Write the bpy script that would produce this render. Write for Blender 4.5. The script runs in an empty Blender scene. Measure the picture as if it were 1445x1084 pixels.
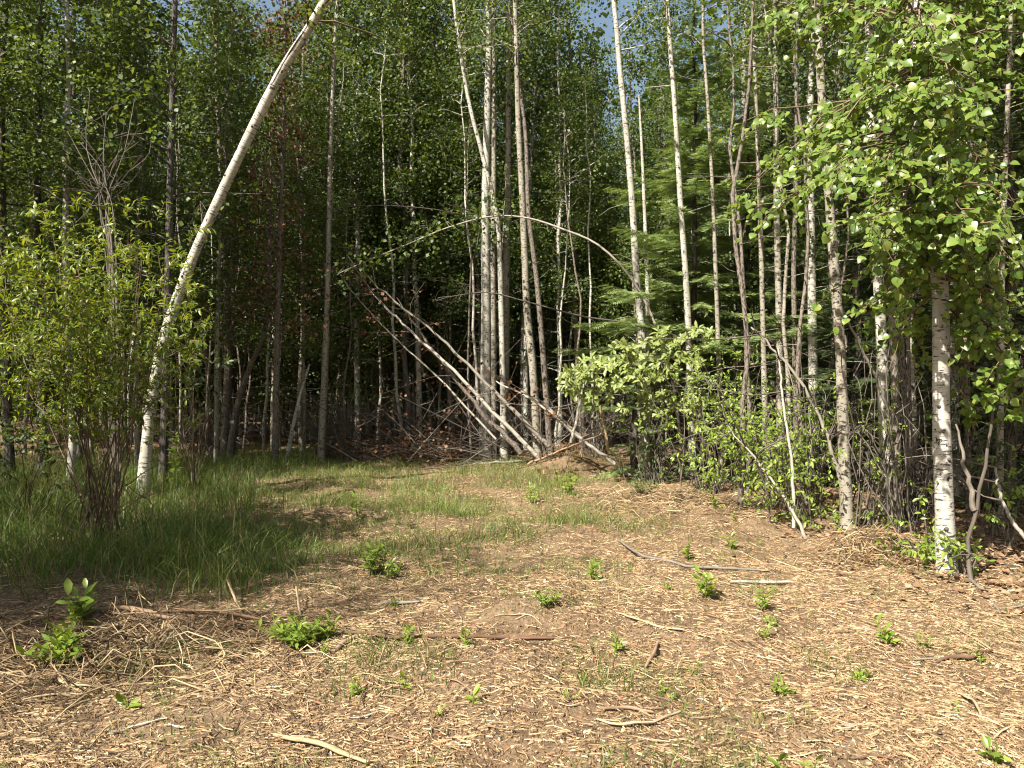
import bpy, math
import numpy as np
from mathutils import Vector, Matrix

sc = bpy.context.scene
COL = sc.collection
# ------------------------------------------------------------------ camera, sky, sun, exposure
FPX, CX, CY, CAMZ = 1091.0, 722.5, 542.0, 1.6          # focal length and centre measured in photo pixels
cam_d = bpy.data.cameras.new('camera')
cam_d.sensor_width = 36.0
cam_d.lens = 36.0 * FPX / 1445.0
cam_d.clip_end = 2000
cam = bpy.data.objects.new('camera', cam_d); COL.objects.link(cam)
cam.location = (0, 0, CAMZ); cam.rotation_euler = (math.radians(90), 0, 0)
sc.camera = cam

SUN_EL = math.radians(46); SUN_AZ = math.atan2(-0.68, -0.73)   # sun stands to the left, a little behind the camera
world = bpy.data.worlds.new('World'); sc.world = world; world.use_nodes = True
wn = world.node_tree.nodes; wl = world.node_tree.links
sky = wn.new('ShaderNodeTexSky'); sky.sky_type = 'NISHITA'; sky.sun_disc = False
sky.dust_density = 3.5; sky.air_density = 1.5; sky.ozone_density = .6; sky.sun_elevation = SUN_EL; sky.sun_rotation = SUN_AZ
wl.new(sky.outputs[0], wn['Background'].inputs[0]); wn['Background'].inputs[1].default_value = 0.058
sun_d = bpy.data.lights.new('sun', 'SUN'); sun_d.energy = 5.0; sun_d.angle = math.radians(0.5)
sun_d.color = (1.0, 0.945, 0.86)
sun = bpy.data.objects.new('sun', sun_d); COL.objects.link(sun)
SV = Vector((math.sin(SUN_AZ) * math.cos(SUN_EL), math.cos(SUN_AZ) * math.cos(SUN_EL), math.sin(SUN_EL)))
sun.rotation_euler = (-SV).to_track_quat('-Z', 'Y').to_euler()
sun.location = (-20, -15, 30)
vs = sc.view_settings
vs.view_transform = 'Standard'; vs.look = 'None'; vs.gamma = 1; vs.use_curve_mapping = False
vs.exposure = 1.45
sc.cycles.use_denoising = True; sc.cycles.filter_width = 1.1
sc.cycles.max_bounces = 6; sc.cycles.diffuse_bounces = 3; sc.cycles.glossy_bounces = 2
sc.cycles.transmission_bounces = 4
sc.cycles.sample_clamp_indirect = 6

R = np.random.default_rng(11)

# ------------------------------------------------------------------ maths helpers
def hash2(i, j, s):
    v = np.sin(i * 127.1 + j * 311.7 + s * 74.7) * 43758.5453
    return v - np.floor(v)
def vnoise(x, y, s=0):
    x = np.asarray(x, float); y = np.asarray(y, float)
    i = np.floor(x); j = np.floor(y); u = x - i; v = y - j
    u = u * u * (3 - 2 * u); v = v * v * (3 - 2 * v)
    return ((hash2(i, j, s) * (1 - u) + hash2(i + 1, j, s) * u) * (1 - v)
            + (hash2(i, j + 1, s) * (1 - u) + hash2(i + 1, j + 1, s) * u) * v)
def bump(x, y, cx, cy, rx, ry, hgt):
    return hgt * np.exp(-(((x - cx) / rx) ** 2 + ((y - cy) / ry) ** 2))
def gh(x, y):                                           # height of the ground
    x = np.asarray(x, float); y = np.asarray(y, float)
    near = np.clip((60 - np.hypot(x, y)) / 30, 0, 1)
    z = 0.10 * (vnoise(x * .35, y * .35, 1) - .5) + 0.10 * (vnoise(x * 1.1, y * 1.1, 2) - .5)
    z = z + 0.065 * (vnoise(x * 3.1, y * 3.1, 3) - .5) + 0.034 * (vnoise(x * 9, y * 9, 4) - .5)
    z = z + bump(x, y, 1.25, 14.6, .8, .5, .2) + bump(x, y, 2.6, 8.35, .2, .14, .17) + bump(x, y, 2.1, 8.0, .4, .2, .10)
    z = z + bump(x, y, 3.35, 7.3, .55, .35, .17) + bump(x, y, 1.6, 10.6, .8, .5, .10)
    z = z + bump(x, y, -2.7, 5.2, .7, .25, .07) + bump(x, y, -3.5, 4.8, .5, .3, .08) - bump(x, y, 2.55, 7.05, .35, .18, .07)
    z = z + bump(x, y, 2.2, 8.9, .25, .16, .12) - bump(x, y, 2.75, 7.6, .22, .12, .09) + bump(x, y, 1.7, 7.5, .2, .12, .09) - bump(x, y, 3.0, 9.2, .4, .15, .08)
    return z * near
def gz(x, y): return float(gh(x, y))
def at(px, py, Y):                                      # a point read off the photo at depth Y
    return np.array([(px - CX) / FPX * Y, Y, CAMZ + (CY - py) / FPX * Y])
def gp(px, py):                                         # a point of the ground read off the photo
    Y = CAMZ * FPX / (py - CY)
    for _ in range(6):
        X = (px - CX) / FPX * Y
        Y = (CAMZ - gz(X, Y)) * FPX / (py - CY)
    X = (px - CX) / FPX * Y
    return np.array([X, Y, gz(X, Y)])
def catmull(P, n):
    P = np.asarray(P, float)
    if len(P) == 2:
        t = np.linspace(0, 1, n)[:, None]; return P[0] * (1 - t) + P[1] * t
    Q = np.vstack([2 * P[0] - P[1], P, 2 * P[-1] - P[-2]])
    ts = np.linspace(0, len(P) - 1 - 1e-6, n); i = ts.astype(int); f = (ts - i)[:, None]
    a, b, c, d = Q[i], Q[i + 1], Q[i + 2], Q[i + 3]
    return .5 * (2 * b + (c - a) * f + (2 * a - 5 * b + 4 * c - d) * f ** 2 + (3 * b - 3 * c + d - a) * f ** 3)
def unit(v): return v / np.maximum(np.linalg.norm(v, axis=-1, keepdims=True), 1e-9)

# ------------------------------------------------------------------ mesh helpers
class MB:
    def __init__(s): s.V = []; s.F = []; s.r = []; s.b = []; s.n = 0
    def add(s, V, F, r=0., b=None):
        V = np.asarray(V, float).reshape(-1, 3); F = np.asarray(F, int)
        s.V.append(V); s.F.append(F + s.n)
        s.r.append(np.broadcast_to(np.asarray(r, float), (len(V),)))
        s.b.append(V if b is None else np.asarray(b, float).reshape(-1, 3)); s.n += len(V)
    def mesh(s, name, mat, smooth=True):
        V = np.concatenate(s.V); m = bpy.data.meshes.new(name)
        m.vertices.add(len(V)); m.vertices.foreach_set('co', V.astype(np.float32).ravel())
        loops = np.concatenate([f.ravel() for f in s.F])
        cnt = np.concatenate([np.full(len(f), f.shape[1]) for f in s.F])
        m.loops.add(len(loops)); m.loops.foreach_set('vertex_index', loops.astype(np.int32))
        m.polygons.add(len(cnt)); m.polygons.foreach_set('loop_start', (np.cumsum(cnt) - cnt).astype(np.int32))
        if smooth: m.polygons.foreach_set('use_smooth', np.ones(len(cnt), bool))
        a = m.attributes.new('rnd', 'FLOAT', 'POINT'); a.data.foreach_set('value', np.concatenate(s.r).astype(np.float32))
        a = m.attributes.new('bark', 'FLOAT_VECTOR', 'POINT'); a.data.foreach_set('vector', np.concatenate(s.b).astype(np.float32).ravel())
        m.update(calc_edges=True); m.materials.append(mat)
        return m
    def obj(s, name, mat, parent=None, smooth=True):
        return link(name, s.mesh(name, mat, smooth), parent)
def link(name, mesh, parent=None):
    o = bpy.data.objects.new(name, mesh); COL.objects.link(o)
    if parent is not None: o.parent = parent
    return o
def tag(o, label=None, cat=None, group=None, kind=None):
    if label: o['label'] = label
    if cat: o['category'] = cat
    if group: o['group'] = group
    if kind: o['kind'] = kind
    return o
def thing(name, loc, label, cat, group=None):
    o = bpy.data.objects.new(name, None); COL.objects.link(o); o.location = tuple(loc)
    o.empty_display_size = .2
    return tag(o, label, cat, group)
def copy_tree(o, parent=None):
    c = o.copy(); COL.objects.link(c); c.parent = parent
    for ch in o.children: copy_tree(ch, c)
    return c

def tubes(mb, P, Rd, k=6, cap=False, r=None, rough=0.):
    P = np.asarray(P, float); Rd = np.asarray(Rd, float)
    if P.ndim == 2: P = P[None]; Rd = Rd[None]
    B, n, _ = P.shape
    T = unit(np.gradient(P, axis=1)); mT = T.mean(1)
    ref = np.where((np.abs(mT[:, 1]) < .8)[:, None], np.array([[0, 1., 0]]), np.array([[1., 0, 0]]))[:, None, :]
    U = unit(np.cross(T, np.broadcast_to(ref, T.shape))); W = np.cross(T, U)
    a = np.linspace(0, 2 * math.pi, k, endpoint=False)
    rr = Rd[:, :, None] * (1 + rough * R.uniform(-1, 1, (B, n, k)))
    c, s_ = np.cos(a), np.sin(a)
    V = P[:, :, None, :] + rr[..., None] * (c[None, None, :, None] * U[:, :, None, :] + s_[None, None, :, None] * W[:, :, None, :])
    ln = np.concatenate([np.zeros((B, 1)), np.cumsum(np.linalg.norm(np.diff(P, axis=1), axis=2), 1)], 1)
    off = R.uniform(0, 9, (B, 1, 1))
    bk = np.stack([rr * c + off, rr * s_ + off, np.broadcast_to(ln[:, :, None], rr.shape)], -1)
    i = np.arange(B)[:, None, None] * n * k + np.arange(n - 1)[None, :, None] * k
    j = np.arange(k)[None, None, :]; j2 = (j + 1) % k
    F = np.stack([i + j, i + j2, i + k + j2, i + k + j], -1).reshape(-1, 4)
    rv = np.repeat(R.random(B), n * k) if r is None else r
    mb.add(V, F, rv, bk)
    if cap:
        for b in range(B):
            for e in (0, n - 1):
                cen = P[b, e] + (T[b, e] * (.15 if e else -.15)) * Rd[b, e]
                ring = V[b, e]
                f = [(x, (x + 1) % k, k) if e else ((x + 1) % k, x, k) for x in range(k)]
                mb.add(np.vstack([ring, cen]), f, 0.5, np.vstack([bk[b, e], bk[b, e].mean(0)]))

# leaf templates: (along, side, up), faces, as (verts, faces)
LEAF2 = (np.array([[0, 0, 0], [.45, .5, .10], [1, 0, -.05], [.45, -.5, .10]]), np.array([[0, 2, 1], [0, 3, 2]]))
def outline_leaf(prof, fold=.12, curl=-.12, pet=.12):
    # prof: list of (x, halfwidth); a blade folded on its midrib with a curl and a short stalk
    v = [[0, 0.0, 0]]; f = []
    xs = [p[0] for p in prof]
    mid = [[pet + (1 - pet) * x, 0, curl * x * x] for x in xs]
    lf = [[pet + (1 - pet) * x, w, curl * x * x + fold * w] for x, w in prof]
    rt = [[pet + (1 - pet) * x, -w, curl * x * x + fold * w] for x, w in prof]
    n = len(prof); v = mid + lf + rt
    for i in range(n - 1):
        f += [[i, i + 1, n + i + 1], [i, n + i + 1, n + i], [i, 2 * n + i + 1, i + 1], [i, 2 * n + i, 2 * n + i + 1]]
    v += [[0, .012, 0], [0, -.012, 0]]
    f += [[3 * n, 3 * n + 1, 0]]
    return np.array(v, float), np.array(f)
BROAD = outline_leaf([(0, .10), (.12, .34), (.33, .43), (.58, .36), (.8, .17), (1, .0)], .25, -.18, .18)
OVAL = outline_leaf([(0, .02), (.25, .15), (.6, .2), (.85, .12), (1, .0)], .35, -.16, .06)
LANCE = outline_leaf([(0, .02), (.3, .15), (.65, .13), (1, .0)], .4, -.22, .05)

def leaves(mb, P, D, N, L, tpl=LEAF2, W=None, r=None):
    P = np.asarray(P); n = len(P)
    if n == 0: return
    D = unit(D); S = unit(np.cross(N, D)); N = np.cross(D, S)
    L = np.broadcast_to(np.asarray(L, float), (n,)); W = L if W is None else np.broadcast_to(np.asarray(W, float), (n,))
    tv, tf = tpl; k = len(tv)
    V = (P[:, None, :] + L[:, None, None] * tv[None, :, 0, None] * D[:, None, :]
         + W[:, None, None] * tv[None, :, 1, None] * S[:, None, :] + L[:, None, None] * tv[None, :, 2, None] * N[:, None, :])
    F = (tf[None] + (np.arange(n) * k)[:, None, None]).reshape(-1, tf.shape[1])
    rv = np.repeat(R.random(n) if r is None else r, k)
    mb.add(V, F, rv)
def tpl_mesh(name, tpl, mat):
    mb = MB(); mb.add(tpl[0], tpl[1], 0.); return mb.mesh(name, mat, False)
def leaf_objects(parent, mesh, P, D, N, L):
    D = unit(D); S = unit(np.cross(N, D)); N = np.cross(D, S)
    for p, d, s_, n, l in zip(P, D, S, N, np.broadcast_to(L, (len(P),))):
        o = bpy.data.objects.new('leaf', mesh); COL.objects.link(o); o.parent = parent
        m = Matrix(((d[0] * l, s_[0] * l, n[0] * l, p[0]), (d[1] * l, s_[1] * l, n[1] * l, p[1]), (d[2] * l, s_[2] * l, n[2] * l, p[2]), (0, 0, 0, 1)))
        o.matrix_basis = m
def rand_dirs(n, zmean=0., zs=1.):
    a = R.uniform(0, 2 * math.pi, n); z = R.normal(zmean, zs, n)
    return unit(np.stack([np.cos(a), np.sin(a), z], 1))

# ------------------------------------------------------------------ materials
def mat_new(name):
    m = bpy.data.materials.new(name); m.use_nodes = True
    nt = m.node_tree; b = nt.nodes['Principled BSDF']
    return m, nt, b
def nd(nt, t, **kw):
    n = nt.nodes.new(t)
    for k, v in kw.items(): setattr(n, k, v)
    return n
def ramp(nt, fac, stops):
    n = nd(nt, 'ShaderNodeValToRGB'); e = n.color_ramp.elements
    while len(e) < len(stops): e.new(.5)
    for el, (p, c) in zip(e, stops):
        el.position = p; el.color = (*c, 1) if len(c) == 3 else c
    nt.links.new(fac, n.inputs[0]); return n.outputs[0]
def g3(v): return (v, v, v)
def noise(nt, vec, scale, detail=3, rough=.55):
    n = nd(nt, 'ShaderNodeTexNoise'); n.inputs['Scale'].default_value = scale
    n.inputs['Detail'].default_value = detail; n.inputs['Roughness'].default_value = rough
    if vec is not None: nt.links.new(vec, n.inputs['Vector'])
    return n.outputs['Fac']
def scaled(nt, vec, s):
    m = nd(nt, 'ShaderNodeMapping'); m.inputs['Scale'].default_value = s
    nt.links.new(vec, m.inputs[0]); return m.outputs[0]
def mixc(nt, fac, a, b, mode='MIX'):
    n = nd(nt, 'ShaderNodeMix', data_type='RGBA', blend_type=mode)
    for sock, v in ((n.inputs[0], fac), (n.inputs[6], a), (n.inputs[7], b)):
        if hasattr(v, 'is_linked'): nt.links.new(v, sock)
        elif isinstance(v, (int, float)): sock.default_value = v
        else: sock.default_value = (*v, 1)
    return n.outputs[2]
def leaf_mat(name, stops, trans=.42, tcol=(1.25, 1.25, .55), gloss=.35):
    m, nt, b = mat_new(name)
    at_ = nd(nt, 'ShaderNodeAttribute', attribute_name='rnd'); oi = nd(nt, 'ShaderNodeObjectInfo')
    ad = nd(nt, 'ShaderNodeMath', operation='ADD'); nt.links.new(at_.outputs['Fac'], ad.inputs[0]); nt.links.new(oi.outputs['Random'], ad.inputs[1])
    fr = nd(nt, 'ShaderNodeMath', operation='FRACT'); nt.links.new(ad.outputs[0], fr.inputs[0])
    c = ramp(nt, fr.outputs[0], stops)
    nt.links.new(c, b.inputs['Base Color']); b.inputs['Roughness'].default_value = gloss
    b.inputs['Specular IOR Level'].default_value = .4
    t = nd(nt, 'ShaderNodeBsdfTranslucent'); nt.links.new(mixc(nt, 1., c, tcol, 'MULTIPLY'), t.inputs[0])
    mx = nd(nt, 'ShaderNodeMixShader'); mx.inputs[0].default_value = trans
    nt.links.new(b.outputs[0], mx.inputs[1]); nt.links.new(t.outputs[0], mx.inputs[2])
    nt.links.new(mx.outputs[0], nt.nodes['Material Output'].inputs[0])
    return m
def bark_mat(name, base, dark, sc_dash, dash_t, patch_t, base2=None, bstr=.4, rough=.75):
    m, nt, b = mat_new(name)
    v = nd(nt, 'ShaderNodeAttribute', attribute_name='bark').outputs['Vector']
    base2 = base2 or tuple(x * .7 for x in base)
    c = mixc(nt, ramp(nt, noise(nt, scaled(nt, v, (9, 9, 2.2)), 1.3, 4), [(.35, g3(0)), (.65, g3(1))]), base, base2)
    d = noise(nt, scaled(nt, v, sc_dash), 1., 3, .6)
    c = mixc(nt, ramp(nt, d, [(dash_t, g3(0)), (dash_t + .06, g3(1))]), c, dark)
    p = noise(nt, scaled(nt, v, (11, 11, 7)), 1., 4, .65)
    c = mixc(nt, ramp(nt, p, [(patch_t, g3(0)), (patch_t + .05, g3(1))]), c, tuple(x * .6 for x in dark))
    nt.links.new(c, b.inputs['Base Color']); b.inputs['Roughness'].default_value = rough
    b.inputs['Specular IOR Level'].default_value = .25
    bp = nd(nt, 'ShaderNodeBump'); bp.inputs['Strength'].default_value = bstr; bp.inputs['Distance'].default_value = .01
    nt.links.new(d, bp.inputs['Height']); nt.links.new(bp.outputs[0], b.inputs['Normal'])
    return m
def rnd_mat(name, stops, rough=.8, fine=40., trans=0.):
    m, nt, b = mat_new(name)
    at_ = nd(nt, 'ShaderNodeAttribute', attribute_name='rnd'); oi = nd(nt, 'ShaderNodeObjectInfo')
    ad = nd(nt, 'ShaderNodeMath', operation='ADD'); nt.links.new(at_.outputs['Fac'], ad.inputs[0]); nt.links.new(oi.outputs['Random'], ad.inputs[1])
    fr = nd(nt, 'ShaderNodeMath', operation='FRACT'); nt.links.new(ad.outputs[0], fr.inputs[0])
    c = ramp(nt, fr.outputs[0], stops)
    v = nd(nt, 'ShaderNodeAttribute', attribute_name='bark').outputs['Vector']
    n = noise(nt, scaled(nt, v, (fine, fine, fine * .2)), 1., 3)
    c = mixc(nt, 1., c, ramp(nt, n, [(.3, g3(.6)), (.7, g3(1.15))]), 'MULTIPLY')
    nt.links.new(c, b.inputs['Base Color']); b.inputs['Roughness'].default_value = rough
    b.inputs['Specular IOR Level'].default_value = .2
    return m
M = {}
M['birch'] = bark_mat('birch_bark', (.46, .44, .395), (.045, .038, .034), (14, 14, 70), .56, .60, (.33, .31, .265))
M['birch_lean'] = bark_mat('birch_bark_cream', (.50, .47, .39), (.05, .038, .03), (8, 8, 75), .55, .62, (.36, .33, .265))
M['aspen'] = bark_mat('aspen_bark', (.29, .265, .21), (.04, .034, .028), (18, 18, 45), .55, .60, (.20, .175, .13))
M['aspen_pale'] = bark_mat('aspen_bark_pale', (.42, .40, .34), (.045, .04, .034), (16, 16, 45), .57, .61, (.28, .26, .21))
M['grey_bark'] = bark_mat('grey_flaky_bark', (.19, .155, .12), (.04, .033, .028), (60, 60, 22), .52, .62, (.15, .125, .10), .9)
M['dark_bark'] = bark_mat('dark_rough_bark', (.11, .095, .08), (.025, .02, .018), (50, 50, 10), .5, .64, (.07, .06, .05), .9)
M['stem'] = rnd_mat('brown_stem_bark', [(0, (.085, .06, .038)), (.5, (.14, .10, .062)), (1, (.21, .155, .10))])
M['twig'] = rnd_mat('dry_grey_twig', [(0, (.06, .048, .037)), (.5, (.105, .087, .068)), (1, (.20, .172, .138))])
M['deadwood'] = rnd_mat('weathered_dead_wood', [(0, (.17, .15, .12)), (.5, (.30, .27, .22)), (1, (.42, .385, .32))], fine=60)
M['splinter'] = rnd_mat('fresh_split_wood', [(0, (.28, .20, .11)), (.5, (.39, .295, .17)), (1, (.47, .37, .23))], fine=90)
M['barkstick'] = rnd_mat('red_brown_stick_bark', [(0, (.13, .07, .045)), (.5, (.22, .13, .08)), (1, (.32, .22, .14))], fine=60)
M['mulch'] = rnd_mat('wood_mulch', [(0, (.07, .044, .025)), (.24, (.18, .117, .062)), (.5, (.32, .222, .118)), (.78, (.45, .335, .185)), (.93, (.60, .49, .30)), (.97, (.28, .13, .065)), (1, (.34, .18, .09))], fine=30)
M['leaf_birch'] = leaf_mat('birch_leaf', [(0, (.075, .135, .022)), (.4, (.125, .195, .032)), (.8, (.18, .255, .045)), (.94, (.24, .29, .06)), (1, (.19, .25, .10))], .42, (1.35, 1.25, .38), .36)
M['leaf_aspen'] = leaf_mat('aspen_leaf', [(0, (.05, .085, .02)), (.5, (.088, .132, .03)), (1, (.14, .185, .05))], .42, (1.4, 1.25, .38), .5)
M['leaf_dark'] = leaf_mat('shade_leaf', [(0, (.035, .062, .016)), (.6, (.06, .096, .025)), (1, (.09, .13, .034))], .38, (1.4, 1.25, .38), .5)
M['leaf_willow'] = leaf_mat('willow_leaf', [(0, (.08, .13, .02)), (.5, (.15, .205, .028)), (1, (.24, .285, .042))], .42, (1.4, 1.25, .33))
M['leaf_oval'] = leaf_mat('oval_glossy_leaf', [(0, (.15, .195, .05)), (.5, (.21, .26, .07)), (1, (.29, .33, .12))], .3, (1.3, 1.2, .45), .45)
M['leaf_weed'] = leaf_mat('weed_leaf', [(0, (.12, .19, .025)), (.5, (.19, .27, .04)), (1, (.27, .34, .06))], .4, (1.35, 1.25, .4))
M['leaf_brown'] = leaf_mat('dead_brown_leaf', [(0, (.07, .034, .016)), (.5, (.13, .062, .028)), (1, (.21, .11, .05))], .25, (1.2, .9, .6), .6)
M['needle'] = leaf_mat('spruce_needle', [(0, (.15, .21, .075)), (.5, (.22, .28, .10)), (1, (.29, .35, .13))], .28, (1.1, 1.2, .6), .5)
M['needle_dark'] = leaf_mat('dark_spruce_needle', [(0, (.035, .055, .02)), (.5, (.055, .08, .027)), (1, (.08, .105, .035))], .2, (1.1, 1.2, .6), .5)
M['grass'] = leaf_mat('grass_blade', [(0, (.06, .115, .02)), (.42, (.105, .17, .03)), (.75, (.17, .235, .05)), (.9, (.28, .27, .10)), (1, (.42, .35, .18))], .4, (1.2, 1.2, .5), .45)
M['litter'] = leaf_mat('leaf_litter', [(0, (.10, .055, .03)), (.5, (.22, .125, .065)), (1, (.36, .235, .14))], .12, (1.1, .9, .6), .7)

def ground_mat():
    m, nt, b = mat_new('mulched_soil')
    p = nd(nt, 'ShaderNodeNewGeometry').outputs['Position']
    n1 = noise(nt, p, .9, 4); n2 = noise(nt, p, 38., 5, .7); n3 = noise(nt, p, 7., 4)
    n4 = noise(nt, p, 140., 4, .75)
    soil = ramp(nt, n2, [(.3, (.07, .046, .028)), (.55, (.175, .116, .066)), (.75, (.31, .215, .122))])
    pale = ramp(nt, n2, [(.3, (.12, .083, .05)), (.6, (.25, .177, .105)), (.8, (.35, .255, .155))])
    c = mixc(nt, ramp(nt, n1, [(.42, g3(0)), (.62, g3(1))]), soil, pale)
    c = mixc(nt, ramp(nt, n3, [(.52, g3(0)), (.7, g3(.75))]), c, (.06, .04, .025))
    c = mixc(nt, 1., c, ramp(nt, n4, [(.3, g3(.45)), (.7, g3(1.4))]), 'MULTIPLY')
    nt.links.new(c, b.inputs['Base Color']); b.inputs['Roughness'].default_value = .95
    b.inputs['Specular IOR Level'].default_value = .1
    bp = nd(nt, 'ShaderNodeBump'); bp.inputs['Strength'].default_value = .8; bp.inputs['Distance'].default_value = .02
    nt.links.new(n2, bp.inputs['Height']); nt.links.new(bp.outputs[0], b.inputs['Normal'])
    return m
M['ground'] = ground_mat()

# ------------------------------------------------------------------ the ground
xs = np.concatenate([np.geomspace(-400, -12, 24), np.arange(-9, 9.01, .07), np.geomspace(12, 400, 24)])
ys = np.concatenate([-np.geomspace(400, 3, 16), np.arange(0, 17, .075), np.arange(17.5, 45, .5), np.geomspace(50, 500, 14)])
gx, gy = np.meshgrid(xs, ys); gv = np.stack([gx, gy, gh(gx, gy)], -1).reshape(-1, 3)
nx, ny = len(xs), len(ys)
i = (np.arange(ny - 1)[:, None] * nx + np.arange(nx - 1)[None]).reshape(-1)
mb = MB(); mb.add(gv, np.stack([i, i + 1, i + nx + 1, i + nx], 1))
tag(mb.obj('ground', M['ground']), kind='structure')

# ------------------------------------------------------------------ wood mulch, grass, litter (uncountable)
def clearing(x, y):                                    # 1 inside the cleared ground
    right = 3.9 - .05 * (y - 7) + .8 * (vnoise(y * .6, 3.1, 8) - .5)
    right = np.where(y > 11, right - .12 * (y - 11), right)
    return 1 / (1 + np.exp((x - right) * 3.))
def tall_zone(x, y):
    edge = -1.6 - np.clip(y - 5.7, 0, 5.3) * .42 + .9 * (vnoise(x * .9, y * .9, 21) - .5)
    return (1 / (1 + np.exp((x - edge) * 4))) * (1 / (1 + np.exp(-(y - 6.0 - 1.5 * (vnoise(x * 1.3, y * .7, 23) - .5)) * 3)))
def slivers(n, lo, hi, w, ymin, ymax, bend, pw, k=3, mask=True):
    u = R.random(n); Y = ymin * (ymax / ymin) ** (u ** pw); X = R.uniform(-.74, .74, n) * Y + R.normal(0, .3, n)
    keep = np.ones(n, bool)
    if mask:
        dens = -.12 + .8 * vnoise(X * .8, Y * .8, 31) + .8 * vnoise(X * 2.7, Y * 2.7, 32); dens *= (1 - .93 * tall_zone(X, Y)) * (.35 + .65 * clearing(X, Y))
        bare = np.exp(-(((X + 1.55) / .6) ** 2 + ((Y - 3.65) / .35) ** 2)); dens *= 1 - .8 * bare
        keep = R.random(n) < dens
    X, Y = X[keep], Y[keep]; n = len(X)
    L = R.uniform(lo, hi, n) * R.uniform(.5, 1, n); Wd = w * R.uniform(.4, 1.4, n)
    a = R.uniform(0, 2 * math.pi, n); til = R.normal(0, .18, n)
    d = np.stack([np.cos(a), np.sin(a)], 1); s_ = np.stack([-d[:, 1], d[:, 0]], 1)
    t = np.linspace(-.5, .5, k); taper = np.array([.45, 1., .3]) if k == 3 else np.array([1., .5])
    bd = R.normal(0, bend, n) * L
    V = np.zeros((n, k, 3, 3))
    off = R.uniform(.0, .018, n)
    for q in range(k):
        cx = X + d[:, 0] * L * t[q] + s_[:, 0] * bd * (1 - 4 * t[q] ** 2); cy = Y + d[:, 1] * L * t[q] + s_[:, 1] * bd * (1 - 4 * t[q] ** 2)
        z = gh(cx, cy) + off + np.abs(til) * .3 * L * (t[q] * np.sign(til) + .5)
        for e, (sd, up) in enumerate(((-1, -.004), (0, 1), (1, -.004))):
            V[:, q, e, 0] = cx + s_[:, 0] * sd * Wd * taper[q]; V[:, q, e, 1] = cy + s_[:, 1] * sd * Wd * taper[q]
            V[:, q, e, 2] = z + (Wd * .7 * taper[q] if up == 1 else up)
    base = (np.arange(n) * k * 3)[:, None, None]
    f = np.array([[q * 3 + e, q * 3 + e + 1, q * 3 + e + 4, q * 3 + e + 3] for q in range(k - 1) for e in range(2)])
    rn = np.clip(R.beta(2.2, 1.8, n), 0, 1)
    return V, (f[None] + base).reshape(-1, 4), np.repeat(rn, k * 3)
mb = MB()
for args in ((270000, .008, .05, .0014, 2.6, 15., 0., 1.05, 2), (40000, .03, .11, .0015, 2.6, 16., .14, .95), (2200, .08, .22, .0026, 2.7, 16., .12, .9), (160, .2, .36, .0055, 2.8, 16., .08, .9), (20000, .07, .20, .0011, 2.6, 14., .35, .9)):
    mb.add(*slivers(*args))
tag(mb.obj('wood_mulch', M['mulch'], smooth=False), 'tan shredded wood mulch spread over the cleared ground', 'mulch', kind='stuff')
# crumbs of soil
n = 60000; Y = 2.6 * (11 / 2.6) ** R.random(n); X = R.uniform(-.74, .74, n) * Y
kp = R.random(n) < np.clip(1.3 - 1.3 * vnoise(X * .8, Y * .8, 31) - .3 * vnoise(X * 2.7, Y * 2.7, 32), .05, 1) * (1 - tall_zone(X, Y)); X, Y = X[kp], Y[kp]; n = len(X)
r = .004 + .012 * R.random(n) ** 3; tv = np.array([[1, 0, -.3], [-.5, .87, -.3], [-.5, -.87, -.3], [.1, 0, .9]])
V = np.stack([X, Y, gh(X, Y) + r * .2], 1)[:, None, :] + r[:, None, None] * (tv[None] + R.normal(0, .3, (n, 4, 3)))
cb = MB(); cb.add(V, (np.array([[0, 1, 3], [1, 2, 3], [2, 0, 3]])[None] + (np.arange(n) * 4)[:, None, None]).reshape(-1, 3), np.repeat(R.random(n) * .45, 4))
tag(cb.obj('soil_crumbs', M['mulch'], smooth=False), 'brown crumbs of bare soil between the mulch shreds', 'soil', kind='stuff')
# mound of stringy straw-like shreds beside the fallen logs
def shreds(mb, c, rx, ry, n, lo=.15, hi=.45, hz=.12):
    X = c[0] + R.normal(0, rx, n); Y = c[1] + R.normal(0, ry, n); L = R.uniform(lo, hi, n); a = R.uniform(0, 6.28, n)
    q = R.normal(0, .25, n)
    P = np.stack([np.stack([X + np.cos(a + q * t) * L * t, Y + np.sin(a + q * t) * L * t, gh(X, Y) + R.uniform(0, hz, n) * np.exp(-((X - c[0]) / rx / 1.5) ** 2) + R.normal(0, .03, n)], 1) for t in (-.5, -.1, .3, .5)], 1)
    P[:, :, 2] = np.maximum(P[:, :, 2], gh(P[:, :, 0], P[:, :, 1]) + .004)
    tubes(mb, P, np.broadcast_to(np.array([.002, .004, .004, .002]), (n, 4)), 3)
def shred_pile(name, px, py, rx, ry, n, label, hz=.14):
    c = gp(px, py); mb = MB(); shreds(mb, c, rx, ry, n, hz=hz)
    o = mb.obj(name, M['mulch'], smooth=False); tag(o, label, 'mulch', kind='stuff')
shred_pile('shredded_wood_heap', 805, 650, .55, .4, 1900, 'heap of golden shredded wood at the foot of the leaning logs', .3)
shred_pile('shredded_wood_heap', 1230, 792, .3, .16, 420, 'low heap of reddish bark shreds beside the white birch', .09)
shred_pile('shredded_wood_heap', 960, 715, .7, .5, 900, 'pale golden shreds strewn before the right-hand undergrowth', .05)
shred_pile('shredded_wood_heap', 180, 930, .6, .3, 700, 'tangled shreds around the trampled plants in the left foreground', .1)

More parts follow.
